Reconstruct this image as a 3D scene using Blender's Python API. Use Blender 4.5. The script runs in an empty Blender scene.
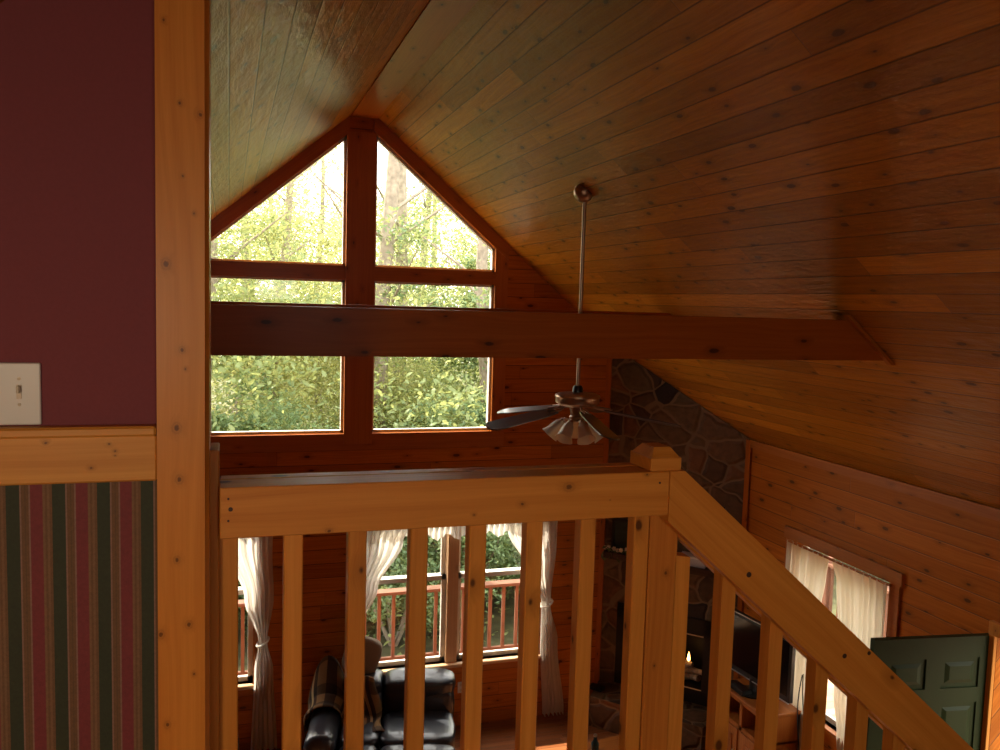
import bpy, bmesh, math, random
from mathutils import Vector, Matrix, Euler, noise
random.seed(7)
sc = bpy.context.scene
COL = sc.collection
V = Vector

# ------------------------------------------------------------------ dimensions
EYE = 4.27
XR, ZR, SL = 1.177, 6.02, 0.842          # ridge x, ridge z, roof slope
XW, XL = 4.72, -2.366                     # right and left walls
YG, YB = 8.0, -3.6                        # gable wall, rear wall
LF = 2.77                                 # loft floor
def roof(x): return ZR - SL*abs(x-XR)

# ------------------------------------------------------------------ node helpers
class NT:
    def __init__(s, name, rough=0.5):
        s.m = bpy.data.materials.new(name); s.m.use_nodes = True
        s.t = s.m.node_tree; s.n = s.t.nodes; s.l = s.t.links
        s.b = s.n['Principled BSDF']; s.out = s.n['Material Output']
        s.b.inputs['Roughness'].default_value = rough
    def link(s, a, b): s.l.new(a, b)
    def val(s, sock, x):
        if isinstance(x, (int, float)): sock.default_value = x
        elif isinstance(x, tuple): sock.default_value = x if len(x) == len(sock.default_value) else x+(1,)
        else: s.link(x, sock)
    def math(s, op, a, b=0.0, c=None, clamp=False):
        n = s.n.new('ShaderNodeMath'); n.operation = op; n.use_clamp = clamp
        s.val(n.inputs[0], a); s.val(n.inputs[1], b)
        if c is not None: s.val(n.inputs[2], c)
        return n.outputs[0]
    def comb(s, x, y, z=0.0):
        n = s.n.new('ShaderNodeCombineXYZ')
        for i, q in enumerate((x, y, z)): s.val(n.inputs[i], q)
        return n.outputs[0]
    def sep(s, v):
        n = s.n.new('ShaderNodeSeparateXYZ'); s.link(v, n.inputs[0]); return n.outputs
    def uv(s):
        n = s.n.new('ShaderNodeUVMap'); n.uv_map = 'UVMap'; return s.sep(n.outputs[0])
    def coord(s, k='Object'):
        return s.n.new('ShaderNodeTexCoord').outputs[k]
    def objrand(s): return s.n.new('ShaderNodeObjectInfo').outputs['Random']
    def noise(s, vec, scale=1.0, detail=3.0, rough=.5, dim='3D', dist=0.0):
        n = s.n.new('ShaderNodeTexNoise'); n.noise_dimensions = dim
        s.link(vec, n.inputs['Vector']); n.inputs['Scale'].default_value = scale
        n.inputs['Detail'].default_value = detail; n.inputs['Roughness'].default_value = rough
        n.inputs['Distortion'].default_value = dist
        return n.outputs[0]
    def white(s, vec):
        n = s.n.new('ShaderNodeTexWhiteNoise'); n.noise_dimensions = '3D'; s.link(vec, n.inputs['Vector']); return n.outputs['Value'], n.outputs['Color']
    def vor(s, vec, scale=1.0, feature='F1', rnd=1.0, dim='3D'):
        n = s.n.new('ShaderNodeTexVoronoi'); n.voronoi_dimensions = dim; n.feature = feature; s.link(vec, n.inputs['Vector'])
        n.inputs['Scale'].default_value = scale; n.inputs['Randomness'].default_value = rnd
        return n.outputs
    def mix(s, f, a, b, mode='MIX'):
        n = s.n.new('ShaderNodeMix'); n.data_type = 'RGBA'; n.blend_type = mode
        s.val(n.inputs[0], f); s.val(n.inputs[6], a); s.val(n.inputs[7], b)
        return n.outputs[2]
    def rng(s, v, a, b, c=0.0, d=1.0, smooth=False):
        n = s.n.new('ShaderNodeMapRange'); n.clamp = True
        if smooth: n.interpolation_type = 'SMOOTHSTEP'
        s.val(n.inputs[0], v)
        for i, q in enumerate((a, b, c, d)): s.val(n.inputs[i+1], q)
        return n.outputs[0]
    def ramp(s, v, stops, const=False):
        n = s.n.new('ShaderNodeValToRGB'); s.link(v, n.inputs[0]); r = n.color_ramp
        if const: r.interpolation = 'CONSTANT'
        while len(r.elements) < len(stops): r.elements.new(0.5)
        for e, (p, c) in zip(r.elements, stops): e.position = p; e.color = c+(1,)
        return n.outputs[0]
    def bump(s, h, dist=0.002, strength=1.0):
        n = s.n.new('ShaderNodeBump'); n.inputs['Distance'].default_value = dist; n.inputs['Strength'].default_value = strength
        s.link(h, n.inputs['Height']); s.link(n.outputs[0], s.b.inputs['Normal'])
    def base(s, c): s.val(s.b.inputs['Base Color'], c)

def wood(name, light, dark, bw=0.0, rough=.35, coat=.25, joint=2.4, knots=1.0, groove=(.05,.02,.008), contrast=1.0, vary=.3, knot_scale=1.0, thr=.55, aspect=1.0, spec=.25, fixed=(), relief=0.0, tint=(1,1,1)):
    """pine: u along the grain, v across; bw = board width (0 = one piece of lumber)"""
    M = NT(name, rough)
    u, v, _ = M.uv(); u0 = u
    r = M.objrand()
    u = M.math('ADD', u, M.math('MULTIPLY', r, 37.0)); v0 = v
    if bw:
        idx = M.math('FLOOR', M.math('DIVIDE', v, bw))
        w1, _c = M.white(M.comb(idx, 3.7))
        uo = M.math('ADD', M.math('DIVIDE', u, joint), M.math('MULTIPLY', w1, 7.3))
        jdx = M.math('FLOOR', uo)
        rb, rc = M.white(M.comb(idx, jdx, 1.0))
        fv = M.math('FRACT', M.math('DIVIDE', v, bw)); fu = M.math('FRACT', uo)
        seed = M.math('MULTIPLY', rb, 91.0)
    else:
        rb, rc = M.white(M.comb(M.math('MULTIPLY', r, 99.0), 1.0)); seed = M.math('MULTIPLY', r, 91.0)
    # knots
    kv = M.comb(M.math('ADD', M.math('MULTIPLY', u, 3.6*knot_scale*aspect), seed), M.math('ADD', M.math('MULTIPLY', v, 8.5*knot_scale), seed))
    kd = M.vor(kv, 1.0, dim='2D')
    kr, _ = M.white(kd['Color'])
    size = M.math('MULTIPLY', M.rng(kr, thr, 1.0, .03, .13), knots)
    dk = M.math('ADD', kd['Distance'], M.math('MULTIPLY', M.math('SUBTRACT', M.noise(M.comb(M.math('MULTIPLY',u,25.0), M.math('MULTIPLY',v,60.0), seed)), .5), .05))
    knot = M.rng(M.math('SUBTRACT', dk, size), -.025, .012, 1.0, 0.0)
    halo = M.rng(M.math('SUBTRACT', dk, size), 0.0, .22, 1.0, 0.0)
    knot = M.math('MULTIPLY', knot, M.math('GREATER_THAN', kr, thr)); halo = M.math('MULTIPLY', halo, M.math('GREATER_THAN', kr, min(thr, 1.1)))
    if fixed:
        ds = None
        for (a, b, rad) in fixed:
            du = M.math('MULTIPLY', M.math('SUBTRACT', u0, a), 1/(rad*1.25)); dv = M.math('MULTIPLY', M.math('SUBTRACT', v0, b), 1/rad)
            q = M.math('SQRT', M.math('ADD', M.math('MULTIPLY', du, du), M.math('MULTIPLY', dv, dv)))
            ds = q if ds is None else M.math('MINIMUM', ds, q)
        ds = M.math('ADD', ds, M.math('MULTIPLY', M.math('SUBTRACT', M.noise(M.comb(M.math('MULTIPLY', u0, 260.0), M.math('MULTIPLY', v0, 260.0), 0.0)), .5), .5))
        core = M.rng(ds, .35, .65, .85, 0.0); ring = M.math('MULTIPLY', M.rng(ds, .55, .85, 0.0, 1.0), M.rng(ds, .85, 1.25, 1.0, 0.0))
        knot = M.math('MAXIMUM', knot, M.math('MAXIMUM', core, M.math('MULTIPLY', ring, .22)))
        halo = M.math('MAXIMUM', halo, M.math('MULTIPLY', M.rng(ds, .8, 2.6, 1.0, 0.0), .45))
    # grain bends round the knots
    warp = M.math('MULTIPLY', M.noise(M.comb(M.math('MULTIPLY', u, 1.3), M.math('MULTIPLY', v, 6.0), seed), detail=1.0), .10)
    g = M.comb(M.math('MULTIPLY', u, 1.0), M.math('MULTIPLY', M.math('ADD', M.math('ADD', v, warp), M.math('MULTIPLY', halo, .02)), 60.0), seed)
    g1 = M.noise(g, 1.0, 3.0, .6)
    g2 = M.noise(M.comb(M.math('MULTIPLY', u, 8.0), M.math('MULTIPLY', v, 300.0), seed), 1.0, 2.0)
    grain = M.math('ADD', M.math('MULTIPLY', g1, .75), M.math('MULTIPLY', g2, .25))
    grain = M.rng(grain, .5-.22/contrast, .5+.22/contrast, 0.0, 1.0)
    col = M.mix(grain, dark, light)
    bri = M.rng(rb, 0.0, 1.0, 1.0-vary, 1.0+vary*.35)
    col = M.mix(1.0, col, M.comb(bri, M.math('POWER', bri, 1.15), M.math('POWER', bri, 1.4)), 'MULTIPLY')
    col = M.mix(M.math('MULTIPLY', halo, .45), col, tuple(x*.45 for x in dark))
    col = M.mix(M.math('MULTIPLY', knot, .9), col, (.075, .022, .006))
    M.b.inputs['Specular IOR Level'].default_value = spec
    h = M.math('MULTIPLY', grain, .15)
    if relief: h = M.math('ADD', h, M.math('MULTIPLY', M.noise(M.comb(M.math('MULTIPLY', u, 5.0), M.math('MULTIPLY', v, 13.0), seed), 1.0, 4.0, .6), relief))
    M.b.inputs['Specular Tint'].default_value = tint+(1,); M.b.inputs['Coat Tint'].default_value = tint+(1,)
    if bw:
        ev = M.math('MINIMUM', fv, M.math('SUBTRACT', 1.0, fv)); eu = M.math('MULTIPLY', M.math('MINIMUM', fu, M.math('SUBTRACT', 1.0, fu)), joint/bw)
        e = M.math('MINIMUM', ev, M.math('ADD', eu, .015))
        line = M.rng(e, .012, .035, 1.0, 0.0)
        col = M.mix(M.math('MULTIPLY', line, .8), col, groove)
        h = M.math('ADD', h, M.rng(e, 0.0, .06, -.35 if relief else -2.0, 0.0, True))
    M.base(col)
    M.bump(h, .006 if relief else .0012, .7)
    M.b.inputs['Coat Weight'].default_value = coat; M.b.inputs['Coat Roughness'].default_value = .22
    return M.m

def plain(name, c, rough=.5, metal=0.0, coat=0.0, var=0.0, bump=0.0, bs=60.0, **kw):
    M = NT(name, rough); M.b.inputs['Metallic'].default_value = metal; M.b.inputs['Coat Weight'].default_value = coat
    n = M.noise(M.coord(), bs, 3.0)
    M.base(M.mix(M.rng(n, .3, .7), tuple(x*(1-var) for x in c), tuple(min(1, x*(1+var)) for x in c)) if var else c)
    if bump: M.bump(n, bump, 1.0)
    for k, x in kw.items(): M.b.inputs[k.replace('_', ' ')].default_value = x
    return M.m

# ------------------------------------------------------------------ materials
PL, PD = (.62, .27, .065), (.40, .135, .022)
m_ceil = wood('knotty_pine_ceiling', (.60,.245,.020), (.38,.125,.007), .135, .34, .05, 3.1, 1.0, vary=.38, contrast=1.25, thr=.5, spec=.5, relief=3.2, tint=(1,.72,.33))
m_wall = wood('knotty_pine_wall', (.56,.17,.016), (.35,.085,.005), .135, .42, .08, 2.7, 1.0, vary=.22, tint=(1,.72,.4))
m_floor = wood('hardwood_floor', (.40,.15,.055), (.24,.075,.025), .075, .28, .4, 1.1, .3, vary=.35)
m_rail = wood('pine_lumber', (.74,.32,.058), (.55,.19,.023), 0, .42, .08, knots=.75, vary=.14, contrast=.85, aspect=1.5)
RAILK = [(-0.2632, 1.0461, 0.006), (0.2368, 1.1136, 0.0105), (0.1333, 1.0817, 0.0055), (0.0293, 1.0634, 0.0035), (0.4189, 1.1339, 0.0045), (0.3331, 1.0814, 0.0015)]
POSTK = [(4.7264, -0.1051, 0.004), (4.5921, -0.0803, 0.0045), (4.5756, -0.0468, 0.0055), (4.4697, -0.0755, 0.0035), (4.4069, -0.0575, 0.0035), (4.3183, -0.1032, 0.0085), (4.1696, -0.0777, 0.0055), (4.1362, -0.0722, 0.003), (4.0319, -0.0869, 0.0085), (3.9397, -0.0829, 0.007), (3.794, -0.0874, 0.006), (3.6733, -0.0676, 0.0065), (3.6594, -0.1147, 0.007), (3.5802, -0.0589, 0.0035), (3.4902, -0.1043, 0.006)]
CHK = [(-0.1878, 3.9921, 0.003), (-0.1879, 3.984, 0.0022), (-0.2261, 3.9634, 0.0035), (-0.2959, 4.0086, 0.004), (-0.1972, 4.0046, 0.0035)]
NEWK = [(.948-.45, 3.666-2.77, .007), (.93-.45, 3.45-2.77, .005)]
m_railb = wood('pine_top_rail', (.74,.32,.058), (.55,.19,.023), 0, .42, .08, knots=0.0, vary=.05, contrast=.85, thr=2.0, fixed=RAILK)
m_newel = wood('pine_newel', (.66,.26,.045), (.46,.14,.018), 0, .42, .08, knots=0.0, vary=.05, contrast=.85, thr=2.0, fixed=[(b, a, c) for a, b, c in NEWK])
m_sill = wood('pale_window_sill', (.72,.46,.26), (.56,.33,.17), 0, .4, .1, knots=0.0, vary=.05)
m_post = wood('pine_post', (.74,.31,.053), (.56,.19,.022), 0, .36, .12, knots=0.0, vary=.06, contrast=.8, thr=2.0, fixed=POSTK)
m_beam = wood('stained_beam_pine', (.48,.13,.014), (.32,.07,.006), 0, .42, .06, knots=.9, vary=.05, contrast=.7, spec=.15)
m_trim = wood('pine_trim', (.52,.16,.017), (.34,.085,.006), 0, .4, .2, knots=.5, vary=.1, contrast=.7)
m_chair = wood('chair_rail_pine', (.74,.36,.07), (.56,.22,.03), 0, .42, .1, knots=0.0, vary=.05, contrast=.8, thr=2.0, fixed=CHK)
m_oak = wood('orange_oak', (.48,.16,.03), (.30,.08,.012), 0, .42, .1, knots=0, vary=.1)
m_redwood = wood('deck_redwood', (.21,.10,.062), (.14,.06,.036), 0, .7, 0, knots=.3, vary=.2)
m_deck = wood('deck_boards', (.50,.33,.22), (.34,.20,.13), .14, .8, 0, 3.0, .3, vary=.2)
m_mantel = wood('dark_mantel', (.10,.045,.02), (.05,.02,.01), 0, .5, .1, knots=.3)
m_maroon = plain('maroon_paint', (.205,.044,.054), .8, var=.03, bump=.0004, bs=160)
m_plate = plain('ivory_plastic', (.64,.64,.61), .35)
m_ivory = plain('toggle_plastic', (.55,.47,.33), .35)
m_dark = plain('black_plastic', (.012,.012,.013), .3)
m_screen = plain('tv_screen', (.004,.004,.005), .12)
m_silver = plain('silver_metal', (.6,.6,.6), .3, 1.0)
m_iron = plain('black_iron', (.015,.014,.013), .5, .4)
m_bronze = plain('brushed_nickel_bronze', (.40,.27,.19), .32, .9)
m_glassshade = plain('alabaster_glass', (.80,.68,.50), .35, Subsurface_Weight=.0)
m_leather = plain('black_leather', (.026,.030,.040), .36, coat=.4, var=.2, bump=.0008, bs=90)
m_green = plain('green_door_paint', (.012,.029,.004), .5, var=.05, Specular_IOR_Level=.25)
m_white = plain('white_ceramic', (.7,.68,.66), .4)
m_petal = plain('cream_petals', (.78,.68,.50), .7)
m_leaf = plain('silk_leaves', (.10,.13,.04), .7, var=.3)
m_vinyl = plain('white_vinyl_sash', (.70,.66,.60), .4)
m_bottle = plain('teal_glass', (.02,.05,.05), .12, coat=.6)
m_log = plain('ash_log', (.42,.33,.24), .9, var=.4, bump=.004, bs=25)
m_pillow = plain('taupe_fabric', (.30,.24,.17), .85, var=.1, bump=.001, bs=200)
m_cord = plain('black_cord', (.01,.01,.01), .5)

def m_fanblade():
    M = NT('walnut_fan_blade', .35); u, v, _ = M.uv()
    g = M.noise(M.comb(M.math('MULTIPLY', u, 3.0), M.math('MULTIPLY', v, 80.0), M.objrand()), 1.0, 3.0)
    M.base(M.mix(g, (.035,.028,.026), (.10,.075,.062))); M.b.inputs['Coat Weight'].default_value = .4
    return M.m
m_blade = m_fanblade()

def m_wallpaper():
    M = NT('striped_wallpaper', .7); c = M.sep(M.coord())
    t = M.math('FRACT', M.math('DIVIDE', M.math('ADD', c[0], 5.0*.0712+.3625), .0712))
    B, Bl, G, R, P = (.125,.062,.025), (.20,.115,.085), (.022,.030,.012), (.155,.022,.026), (.16,.085,.04)
    st = [(0, G), (.29, Bl), (.325, B), (.40, (.10,.05,.02)), (.42, B), (.485, Bl), (.52, R), (.79, P), (.84, B), (.89, P), (.94, B)]
    col = M.ramp(t, st, True)
    n = M.noise(M.comb(M.math('MULTIPLY', c[0], 900.0), M.math('MULTIPLY', c[2], 900.0), c[1]), 1.0, 1.0)
    n2 = M.noise(M.comb(M.math('MULTIPLY', c[0], 180.0), M.math('MULTIPLY', c[2], 180.0), c[1]), 1.0, 2.0)
    k = M.math('ADD', M.rng(n, .3, .7, 1.02, 1.32), M.rng(n2, .3, .7, -.12, .12))
    M.base(M.mix(1.0, col, M.comb(k, k, k), 'MULTIPLY'))
    return M.m
m_paper = m_wallpaper()

def m_fieldstone():
    M = NT('fieldstone_veneer', .75); u, v, _ = M.uv()
    p = M.comb(u, v, 0.0)
    d = M.noise(p, 2.2, 2.0); d2 = M.noise(M.comb(v, u, 4.0), 2.2, 2.0)
    q = M.comb(M.math('ADD', u, M.math('MULTIPLY', d, .28)), M.math('MULTIPLY', M.math('ADD', v, M.math('MULTIPLY', d2, .22)), 1.2), 0.0)
    cell = M.vor(q, 3.9); edge = M.vor(q, 3.9, 'DISTANCE_TO_EDGE')['Distance']
    r, _ = M.white(cell['Color'])
    col = M.ramp(r, [(0, (.022,.012,.010)), (.18, (.12,.058,.024)), (.38, (.16,.092,.040)), (.58, (.08,.044,.020)), (.75, (.19,.078,.028)), (.9, (.12,.078,.038))])
    n = M.noise(p, 14.0, 5.0, .6)
    k = M.rng(n, .25, .75, .6, 1.2)
    col = M.mix(1.0, col, M.comb(k, k, k), 'MULTIPLY')
    mort = M.rng(edge, .025, .05, 1.0, 0.0)
    col = M.mix(mort, col, (.19,.12,.06)); M.base(col)
    h = M.math('ADD', M.rng(edge, .02, .16, 0.0, 1.0, True), M.math('MULTIPLY', n, .35))
    M.bump(h, .02, .8)
    return M.m
m_stone = m_fieldstone()

def m_sheer(name, c, tr):
    M = NT(name, .8)
    d = M.n.new('ShaderNodeBsdfDiffuse'); t = M.n.new('ShaderNodeBsdfTranslucent'); x = M.n.new('ShaderNodeBsdfTransparent')
    for q in (d, t): q.inputs[0].default_value = c+(1,)
    a = M.n.new('ShaderNodeMixShader'); b = M.n.new('ShaderNodeMixShader'); a.inputs[0].default_value = .5
    M.link(d.outputs[0], a.inputs[1]); M.link(t.outputs[0], a.inputs[2])
    b.inputs[0].default_value = tr; M.link(a.outputs[0], b.inputs[1]); M.link(x.outputs[0], b.inputs[2])
    M.link(b.outputs[0], M.out.inputs[0]); return M.m
m_curt = m_sheer('sheer_white_cotton', (.80,.76,.70), .06)
m_curt2 = m_sheer('ivory_sheer', (.74,.66,.52), .05)

def m_glass():
    M = NT('window_glass', .0)
    x = M.n.new('ShaderNodeBsdfTransparent'); g = M.n.new('ShaderNodeBsdfGlossy'); g.inputs['Roughness'].default_value = .02
    ge = M.n.new('ShaderNodeNewGeometry'); dt = M.n.new('ShaderNodeVectorMath'); dt.operation = 'DOT_PRODUCT'
    M.link(ge.outputs['Normal'], dt.inputs[0]); M.link(ge.outputs['Incoming'], dt.inputs[1])
    f = M.math('ADD', .02, M.math('MULTIPLY', .45, M.math('POWER', M.math('SUBTRACT', 1.0, M.math('ABSOLUTE', dt.outputs['Value'])), 5.0))); a = M.n.new('ShaderNodeMixShader')
    M.link(f, a.inputs[0]); M.link(x.outputs[0], a.inputs[1]); M.link(g.outputs[0], a.inputs[2]); M.link(a.outputs[0], M.out.inputs[0])
    return M.m
m_pane = m_glass()

def m_foliage(name, a, b, tr):
    M = NT(name, .6); p = M.coord()
    n = M.noise(p, 1.3, 2.0); w, _ = M.white(M.vor(p, 5.0)['Color'])
    col = M.mix(M.math('ADD', M.math('MULTIPLY', n, .5), M.math('MULTIPLY', w, .5)), a, b)
    d = M.n.new('ShaderNodeBsdfDiffuse'); t = M.n.new('ShaderNodeBsdfTranslucent'); s = M.n.new('ShaderNodeMixShader'); s.inputs[0].default_value = tr
    g = M.n.new('ShaderNodeBsdfGlossy'); g.inputs['Roughness'].default_value = .45; g.inputs[0].default_value = (.9,.95,1,1)
    M.link(col, d.inputs[0])
    M.link(M.mix(.5, col, (.60,.60,.22)), t.inputs[0])
    M.link(d.outputs[0], s.inputs[1]); M.link(t.outputs[0], s.inputs[2])
    s2 = M.n.new('ShaderNodeMixShader'); s2.inputs[0].default_value = .025
    M.link(s.outputs[0], s2.inputs[1]); M.link(g.outputs[0], s2.inputs[2]); M.link(s2.outputs[0], M.out.inputs[0]); return M.m
m_fol = [m_foliage('oak_leaves', (.13,.19,.07), (.29,.35,.13), .5), m_foliage('maple_leaves', (.26,.29,.12), (.48,.46,.20), .55), m_foliage('laurel_leaves', (.075,.15,.07), (.19,.27,.11), .35)]
m_bark = plain('hazed_tree_bark', (.30,.255,.20), .9, var=.3, bump=.02, bs=9)  # bark colour paled to put the daylight haze over the trunks into it
m_ground = plain('forest_floor', (.10,.10,.045), .95, var=.5, bump=.05, bs=2.5)

def m_plaid():
    M = NT('brown_plaid_wool', .9); u, v, _ = M.uv()
    a = M.math('PINGPONG', M.math('MULTIPLY', u, 9.0), 1.0); b = M.math('PINGPONG', M.math('MULTIPLY', v, 9.0), 1.0)
    col = M.mix(M.math('GREATER_THAN', a, .55), (.055,.028,.014), (.26,.15,.055))
    col = M.mix(M.math('MULTIPLY', M.math('GREATER_THAN', b, .6), .6), col, (.02,.015,.012))
    col = M.mix(M.math('GREATER_THAN', M.math('PINGPONG', M.math('MULTIPLY', u, 4.5), 1.0), .93), col, (.45,.33,.15))
    M.base(col); return M.m
m_blanket = m_plaid()

def m_flame():
    M = NT('gas_flame'); e = M.n.new('ShaderNodeEmission'); e.inputs[0].default_value = (1,.45,.12,1); e.inputs[1].default_value = 9
    M.link(e.outputs[0], M.out.inputs[0]); return M.m
m_fire = m_flame()

# ------------------------------------------------------------------ mesh builder
class MB:
    def __init__(s): s.b = bmesh.new(); s.smooth = False; s.guv = None
    def _xf(s, vs, M):
        if M is not None: bmesh.ops.transform(s.b, matrix=M, verts=vs)
    def box(s, x0, x1, y0, y1, z0, z1, bev=0.0, M=None, seg=1):
        r = bmesh.ops.create_cube(s.b, size=1.0); vs = r['verts']
        for v in vs: v.co = V(((x0+x1)/2+v.co.x*(x1-x0), (y0+y1)/2+v.co.y*(y1-y0), (z0+z1)/2+v.co.z*(z1-z0)))
        if bev:
            es = list({e for v in vs for e in v.link_edges})
            g = bmesh.ops.bevel(s.b, geom=es, offset=bev, segments=seg, affect='EDGES', profile=.5)
            vs = list({v for f in g['faces'] for v in f.verts} | {v for v in vs if v.is_valid})
        s._xf(vs, M); return s
    def prism(s, pts, vec):
        """polygon pts extruded by vec"""
        n = len(pts); a = [s.b.verts.new(V(p)) for p in pts]; c = [s.b.verts.new(V(p)+V(vec)) for p in pts]
        s.b.faces.new(a[::-1]); s.b.faces.new(c)
        for i in range(n): s.b.faces.new((a[i], a[(i+1) % n], c[(i+1) % n], c[i]))
        return s
    def lathe(s, prof, o=(0,0,0), n=24, M=None, wav=0.0, wn=6):
        rings = []
        for (r, z) in prof:
            ring = []
            for i in range(n):
                t = 2*math.pi*i/n; rr = max(r, 1e-4)
                rr *= 1+wav*math.cos(wn*t)*min(1, (abs(z)/ (abs(prof[-1][1])+1e-6))**2)
                p = V((rr*math.cos(t), rr*math.sin(t), z))
                if M is not None: p = M @ p
                ring.append(s.b.verts.new(p+V(o)))
            rings.append(ring)
        for a, c in zip(rings, rings[1:]):
            for i in range(n): s.b.faces.new((a[i], a[(i+1) % n], c[(i+1) % n], c[i]))
        s.smooth = True; return s
    def tube(s, pts, r, n=8, cap=True):
        pts = [V(p) for p in pts]; rings = []
        rs = r if isinstance(r, (list, tuple)) else [r]*len(pts)
        prev = None
        for i, p in enumerate(pts):
            d = (pts[min(i+1, len(pts)-1)]-pts[max(i-1, 0)]).normalized()
            if prev is None: a = d.orthogonal().normalized()
            else: a = (prev-d*prev.dot(d)).normalized()
            prev = a; c = d.cross(a)
            rings.append([s.b.verts.new(p+(a*math.cos(2*math.pi*k/n)+c*math.sin(2*math.pi*k/n))*rs[i]) for k in range(n)])
        for a, c in zip(rings, rings[1:]):
            for k in range(n): s.b.faces.new((a[k], a[(k+1) % n], c[(k+1) % n], c[k]))
        if cap: s.b.faces.new(rings[0][::-1]); s.b.faces.new(rings[-1])
        s.smooth = True; return s
    def cushion(s, c, d, e=.35, M=None, nu=28, nv=16, wr=0.0):
        """soft box: superellipsoid centred at c with full size d"""
        def sp(x, p): return math.copysign(abs(x)**p, x)
        rings = []
        for j in range(nv+1):
            ph = -math.pi/2+math.pi*j/nv; ring = []
            for i in range(nu):
                t = 2*math.pi*i/nu
                p = V((sp(math.cos(ph), e)*sp(math.cos(t), e)*d[0]/2, sp(math.cos(ph), e)*sp(math.sin(t), e)*d[1]/2, sp(math.sin(ph), e)*d[2]/2))
                if wr: p += p.normalized()*wr*noise.noise((p+V(c))*9.0)
                if M is not None: p = M @ p
                ring.append(s.b.verts.new(p+V(c)))
            rings.append(ring)
        for a, q in zip(rings, rings[1:]):
            for i in range(nu): s.b.faces.new((a[i], a[(i+1) % nu], q[(i+1) % nu], q[i]))
        bmesh.ops.remove_doubles(s.b, verts=list(s.b.verts), dist=1e-5)
        s.smooth = True; return s
    def grid(s, fn, nu, nv):
        P = [[V(fn(i/nu, j/nv)) for i in range(nu+1)] for j in range(nv+1)]
        Lu = sum((P[nv//2][i+1]-P[nv//2][i]).length for i in range(nu)); Lv = sum((P[j+1][nu//2]-P[j][nu//2]).length for j in range(nv)); s.gl = (Lu, Lv)
        g = [[s.b.verts.new(p) for p in row] for row in P]
        for j in range(nv):
            for i in range(nu): s.b.faces.new((g[j][i], g[j][i+1], g[j+1][i+1], g[j+1][i]))
        s.guv = (nu, nv); s.smooth = True; return s
    def build(s, name, mat, parent=None, along=(0,0,1), world=True, smooth=None, kind=None, label=None):
        bmesh.ops.recalc_face_normals(s.b, faces=list(s.b.faces)) if kind != 'sheet' else None
        if parent is not None and world:
            bmesh.ops.transform(s.b, matrix=parent_matrix(parent).inverted(), verts=list(s.b.verts))
        me = bpy.data.meshes.new(name)
        sm = s.smooth if smooth is None else smooth
        for f in s.b.faces: f.smooth = sm
        s.b.normal_update()
        uvl = s.b.loops.layers.uv.new('UVMap'); A0 = V(along).normalized()
        if parent is not None and world: A0 = (parent_matrix(parent).to_3x3().inverted() @ A0).normalized()
        if s.guv:
            nu = s.guv[0]; nv = s.guv[1]; s.b.faces.ensure_lookup_table()
            for k, f in enumerate(s.b.faces):
                i, j = k % nu, k//nu
                for l, (a, b_) in zip(f.loops, ((0,0),(1,0),(1,1),(0,1))): l[uvl].uv = ((i+a)/nu*s.gl[0], (j+b_)/nv*s.gl[1])
        for f in ([] if s.guv else s.b.faces):
            n = f.normal; A = A0-n*A0.dot(n)
            if A.length < .3: A = n.orthogonal()
            A.normalize(); B = n.cross(A)
            if abs(B.z) > .2 and B.z < 0 or (abs(B.z) <= .2 and B.x+B.y*.5 < 0): B = -B
            for l in f.loops: l[uvl].uv = (l.vert.co.dot(A), l.vert.co.dot(B))
        s.b.to_mesh(me); s.b.free()
        me.materials.append(mat)
        if sm and hasattr(me, 'set_sharp_from_angle'): me.set_sharp_from_angle(angle=math.radians(50))
        o = bpy.data.objects.new(name, me); COL.objects.link(o)
        if parent is not None: o.parent = parent
        if label: o['label'] = label
        return o

def parent_matrix(p):
    M = p.matrix_basis.copy()
    while p.parent is not None:
        p = p.parent; M = p.matrix_basis @ M
    return M
def thing(name, label, cat, loc=(0,0,0), rz=0.0, group=None):
    o = bpy.data.objects.new(name, None); COL.objects.link(o); o.location = loc; o.rotation_euler = (0, 0, rz)
    o.empty_display_size = .1; o['label'] = label; o['category'] = cat
    if group: o['group'] = group
    return o
def tag(o, label, cat, group=None, kind=None):
    o['label'] = label; o['category'] = cat
    if group: o['group'] = group
    if kind: o['kind'] = kind
    return o
def struct(o, label=None):
    o['kind'] = 'structure'
    if label: o['label'] = label
    return o
def copy_tree(o, parent=None):
    c = o.copy(); COL.objects.link(c); c.parent = parent
    for ch in list(o.children): copy_tree(ch, c)
    return c

# ================================================================== SETTING
# ceiling: two slopes of tongue and groove boards running with the ridge
T = .12
for nm, xa, xb in (('ceiling_right', XR, XW+.02), ('ceiling_left', XR, XL-.02)):
    za, zb = roof(xa), roof(xb)
    m = MB(); m.prism([(xa, YB-.15, za), (xb, YB-.15, zb), (xb, YB-.15, zb+T), (xa, YB-.15, za+T)], (0, YG-YB+.27, 0))
    struct(m.build(nm, m_ceil, along=(0,1,0)), 'sloped knotty pine board ceiling')
m = MB(); m.box(XR-.12, XR+.12, YB, YG+.0, ZR-.115, ZR-.085); struct(m.build('trim_ridge', m_trim, along=(0,1,0)), 'flat pine board along the ridge of the ceiling')

m = MB(); m.box(XL-.15, XW+.15, YB-.15, YG+.14, -.15, 0); struct(m.build('floor', m_floor, along=(1,0,0)), 'reddish hardwood floor of the lower room')
m = MB(); m.box(XL, .94, YB, 1.76, LF-.28, LF); struct(m.build('floor_loft', m_floor, along=(0,1,0)), 'loft floor')

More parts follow.
